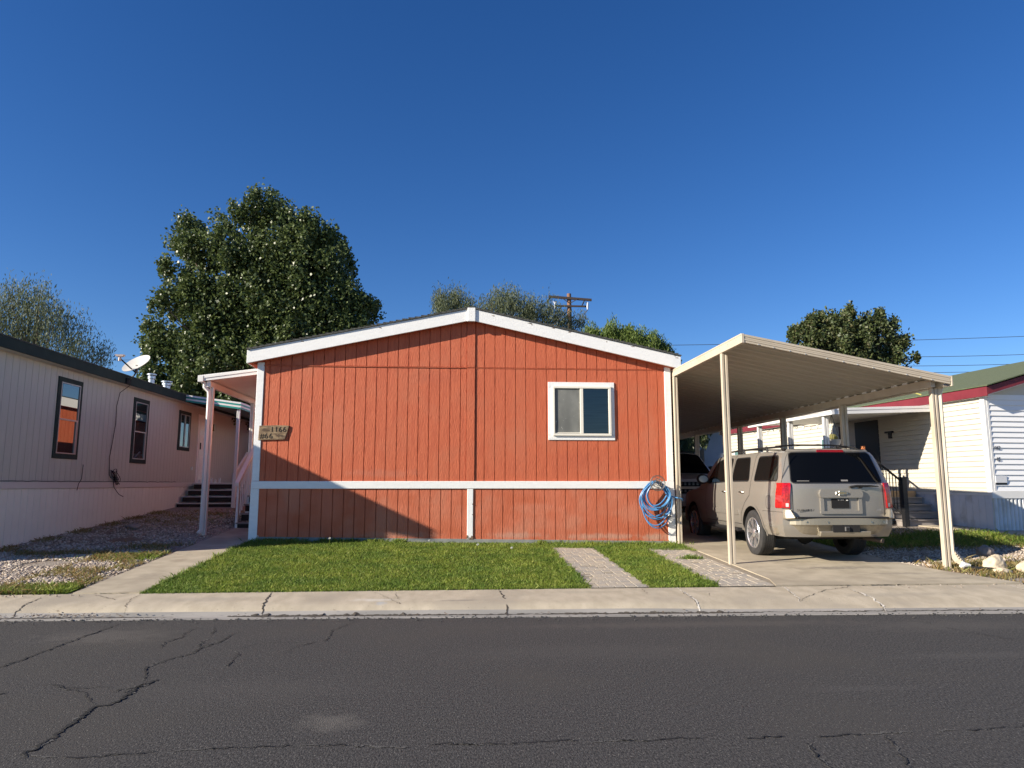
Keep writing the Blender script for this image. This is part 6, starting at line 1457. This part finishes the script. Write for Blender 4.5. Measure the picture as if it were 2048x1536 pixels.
LW = [(-22.31,9.48,1.14),(-21.56,10.25,.96),(-20.88,10.52,.56),(-20.34,9.77,.89),(-19.58,9.27,.89),(-21.07,8.74,1.27),(-19.62,8.27,.89),(-18.89,8.03,.63),(-18.15,7.66,.61),(-17.69,7.92,.3),(-22.2,8.23,1.01),(-20.93,11.16,.3),(-18.08,8.29,.3),(-19.09,9.03,.51),(-18.46,7.16,.76),(-23.6,9.3,1.2),(-24.6,8.6,1.3),(-21.5,6.6,1.4),(-19.3,6.4,1.1)]
tree('willow_tree', 'airy grey green tree behind the grey home at the left edge', LW, (-20.8, 36.0, 1.1), 25000, .20, .040, M['leafgrey'], 2.6, mode='up', sub=.62, fill=.6, shell=.1, limbs=40, r0=.22, spikes=.4, fork=4.0)
MW = [(-1.11,11.81,.62),(-.11,11.83,.73),(.61,11.4,.56),(2.35,11.88,.68),(3.22,11.75,.73),(1.48,11.27,.56),(4.09,11.32,.73),(4.96,11.04,.73),(5.69,10.76,.62),(3.8,10.58,.85),(2.35,10.85,.85),(-.81,10.94,.85),(7.01,10.63,.39),(6.27,10.47,.56),(.34,10.52,.85),(0.2,9.3,1.0),(3.2,9.2,1.1),(5.6,9.2,.9)]
tree('willow_tree', 'feathery grey green tree peeking over the ridge of the red house', MW, (2.4, 40.0, 1.1), 36000, .19, .038, M['leafgrey'], 2.4, mode='up', sub=.60, fill=.8, shell=.1, limbs=30, r0=.25, spikes=.4)
MG = [(6.83,8.93,.66),(7.75,8.94,.71),(8.68,8.82,.76),(9.73,8.44,.71),(10.53,8.05,.61),(11.05,7.66,.41),(7.34,8.14,.76),(9.19,7.9,.76),(8.2,7.0,1.0),(10,6.8,1.0)]
tree('globe_willow_tree', 'bright green rounded tree over the right slope of the red house roof', MG, (8.8, 36.0, 1.1), 60000, .18, .045, M['leafgreen'], 2.0, mode='up', sub=.45, fill=1.2, shell=.5, limbs=16, r0=.22, spikes=.1)
RT = [(18.64,9.95,.54),(19.6,10.4,.64),(20.45,10.85,.48),(20.69,9.98,.91),(21.62,10.72,.54),(22.15,9.86,.91),(22.8,10.6,.48),(23.7,10.76,.48),(23.48,9.73,.91),(24.42,10.33,.37),(24.8,9.46,.37),(24.46,9.03,.59),(19.18,9.24,.64),(22.07,8.7,1.07),(20.62,8.97,.91),(24.12,8.44,.64),(25.0,8.31,.43),(23.4,6.72,.8),(21.92,6.42,.8),(20.73,6.13,.8),(24.89,6.88,.64),(18.98,5.83,.59),(19.88,6.4,.54),(21.6,7.6,1.1),(23.4,7.6,.9),(25.6,6.9,.5)]
RT = [(22.0 + (x - 22.0) * .90, z, r * .95) for x, z, r in RT]
tree('round_tree', 'dark olive round tree above the carport roof on the right', RT, (22.0, 38.0, 1.1), 80000, .17, .12, M['leafolive'], 2.8, sub=.36, fill=1.0, shell=.35, limbs=22, r0=.3, spikes=.3, uni=.12)
UC = [(10.75,3.78,.51),(11.35,3.55,.42),(10.52,4.26,.46),(11.12,4.14,.37),(10.77,3.07,.51),(11.48,3.9,.28),(9.9,3.9,.7),(10.0,3.0,.6),(9.6,4.8,.6),(10.4,2.3,.6),(11.9,4.1,.22)]
tree('back_yard_shrub', 'dark shaded bush seen behind the parked cars under the carport', UC, (10.6, 33.0, 1.1), 16000, .16, .06, M['leafolive'], 1.0, mode='droop', sub=.3, fill=1.0, shell=.4, limbs=8, r0=.1, cat='shrub')
t = thing('pruned_tree', 'pale pruned tree with cut limbs and olive leaves behind the cream home', 'tree', (16.6, 34.5, 1.1))
b = MB()
for (x, z) in ((16.2, 6.2), (16.9, 6.35), (17.4, 5.9), (15.7, 5.8)): b.tube([(16.6, 34.5, 3.0), (lerp(16.6, x, .5), 34.5, 4.6), (x, 34.4, z)], [.22, .17, .13], 8)
b.tube([(16.6, 34.5, 1.0), (16.6, 34.5, 3.1)], [.3, .24], 10); b.build('trunk', mat('pale_cut_wood', (.42, .30, .19), .9, col2=(.5, .38, .26), vscale=3), t, smooth=True)
P, _ = crown_pts([(15.2, 6.0, .6), (16.0, 6.3, .5), (17.6, 6.1, .5), (14.8, 5.4, .5), (16.6, 5.6, .6)], 7000, 35.5, 1.2); np_mesh('crown', leaf_quads(P, .2, .1), 4, M['leafgrey'], t)
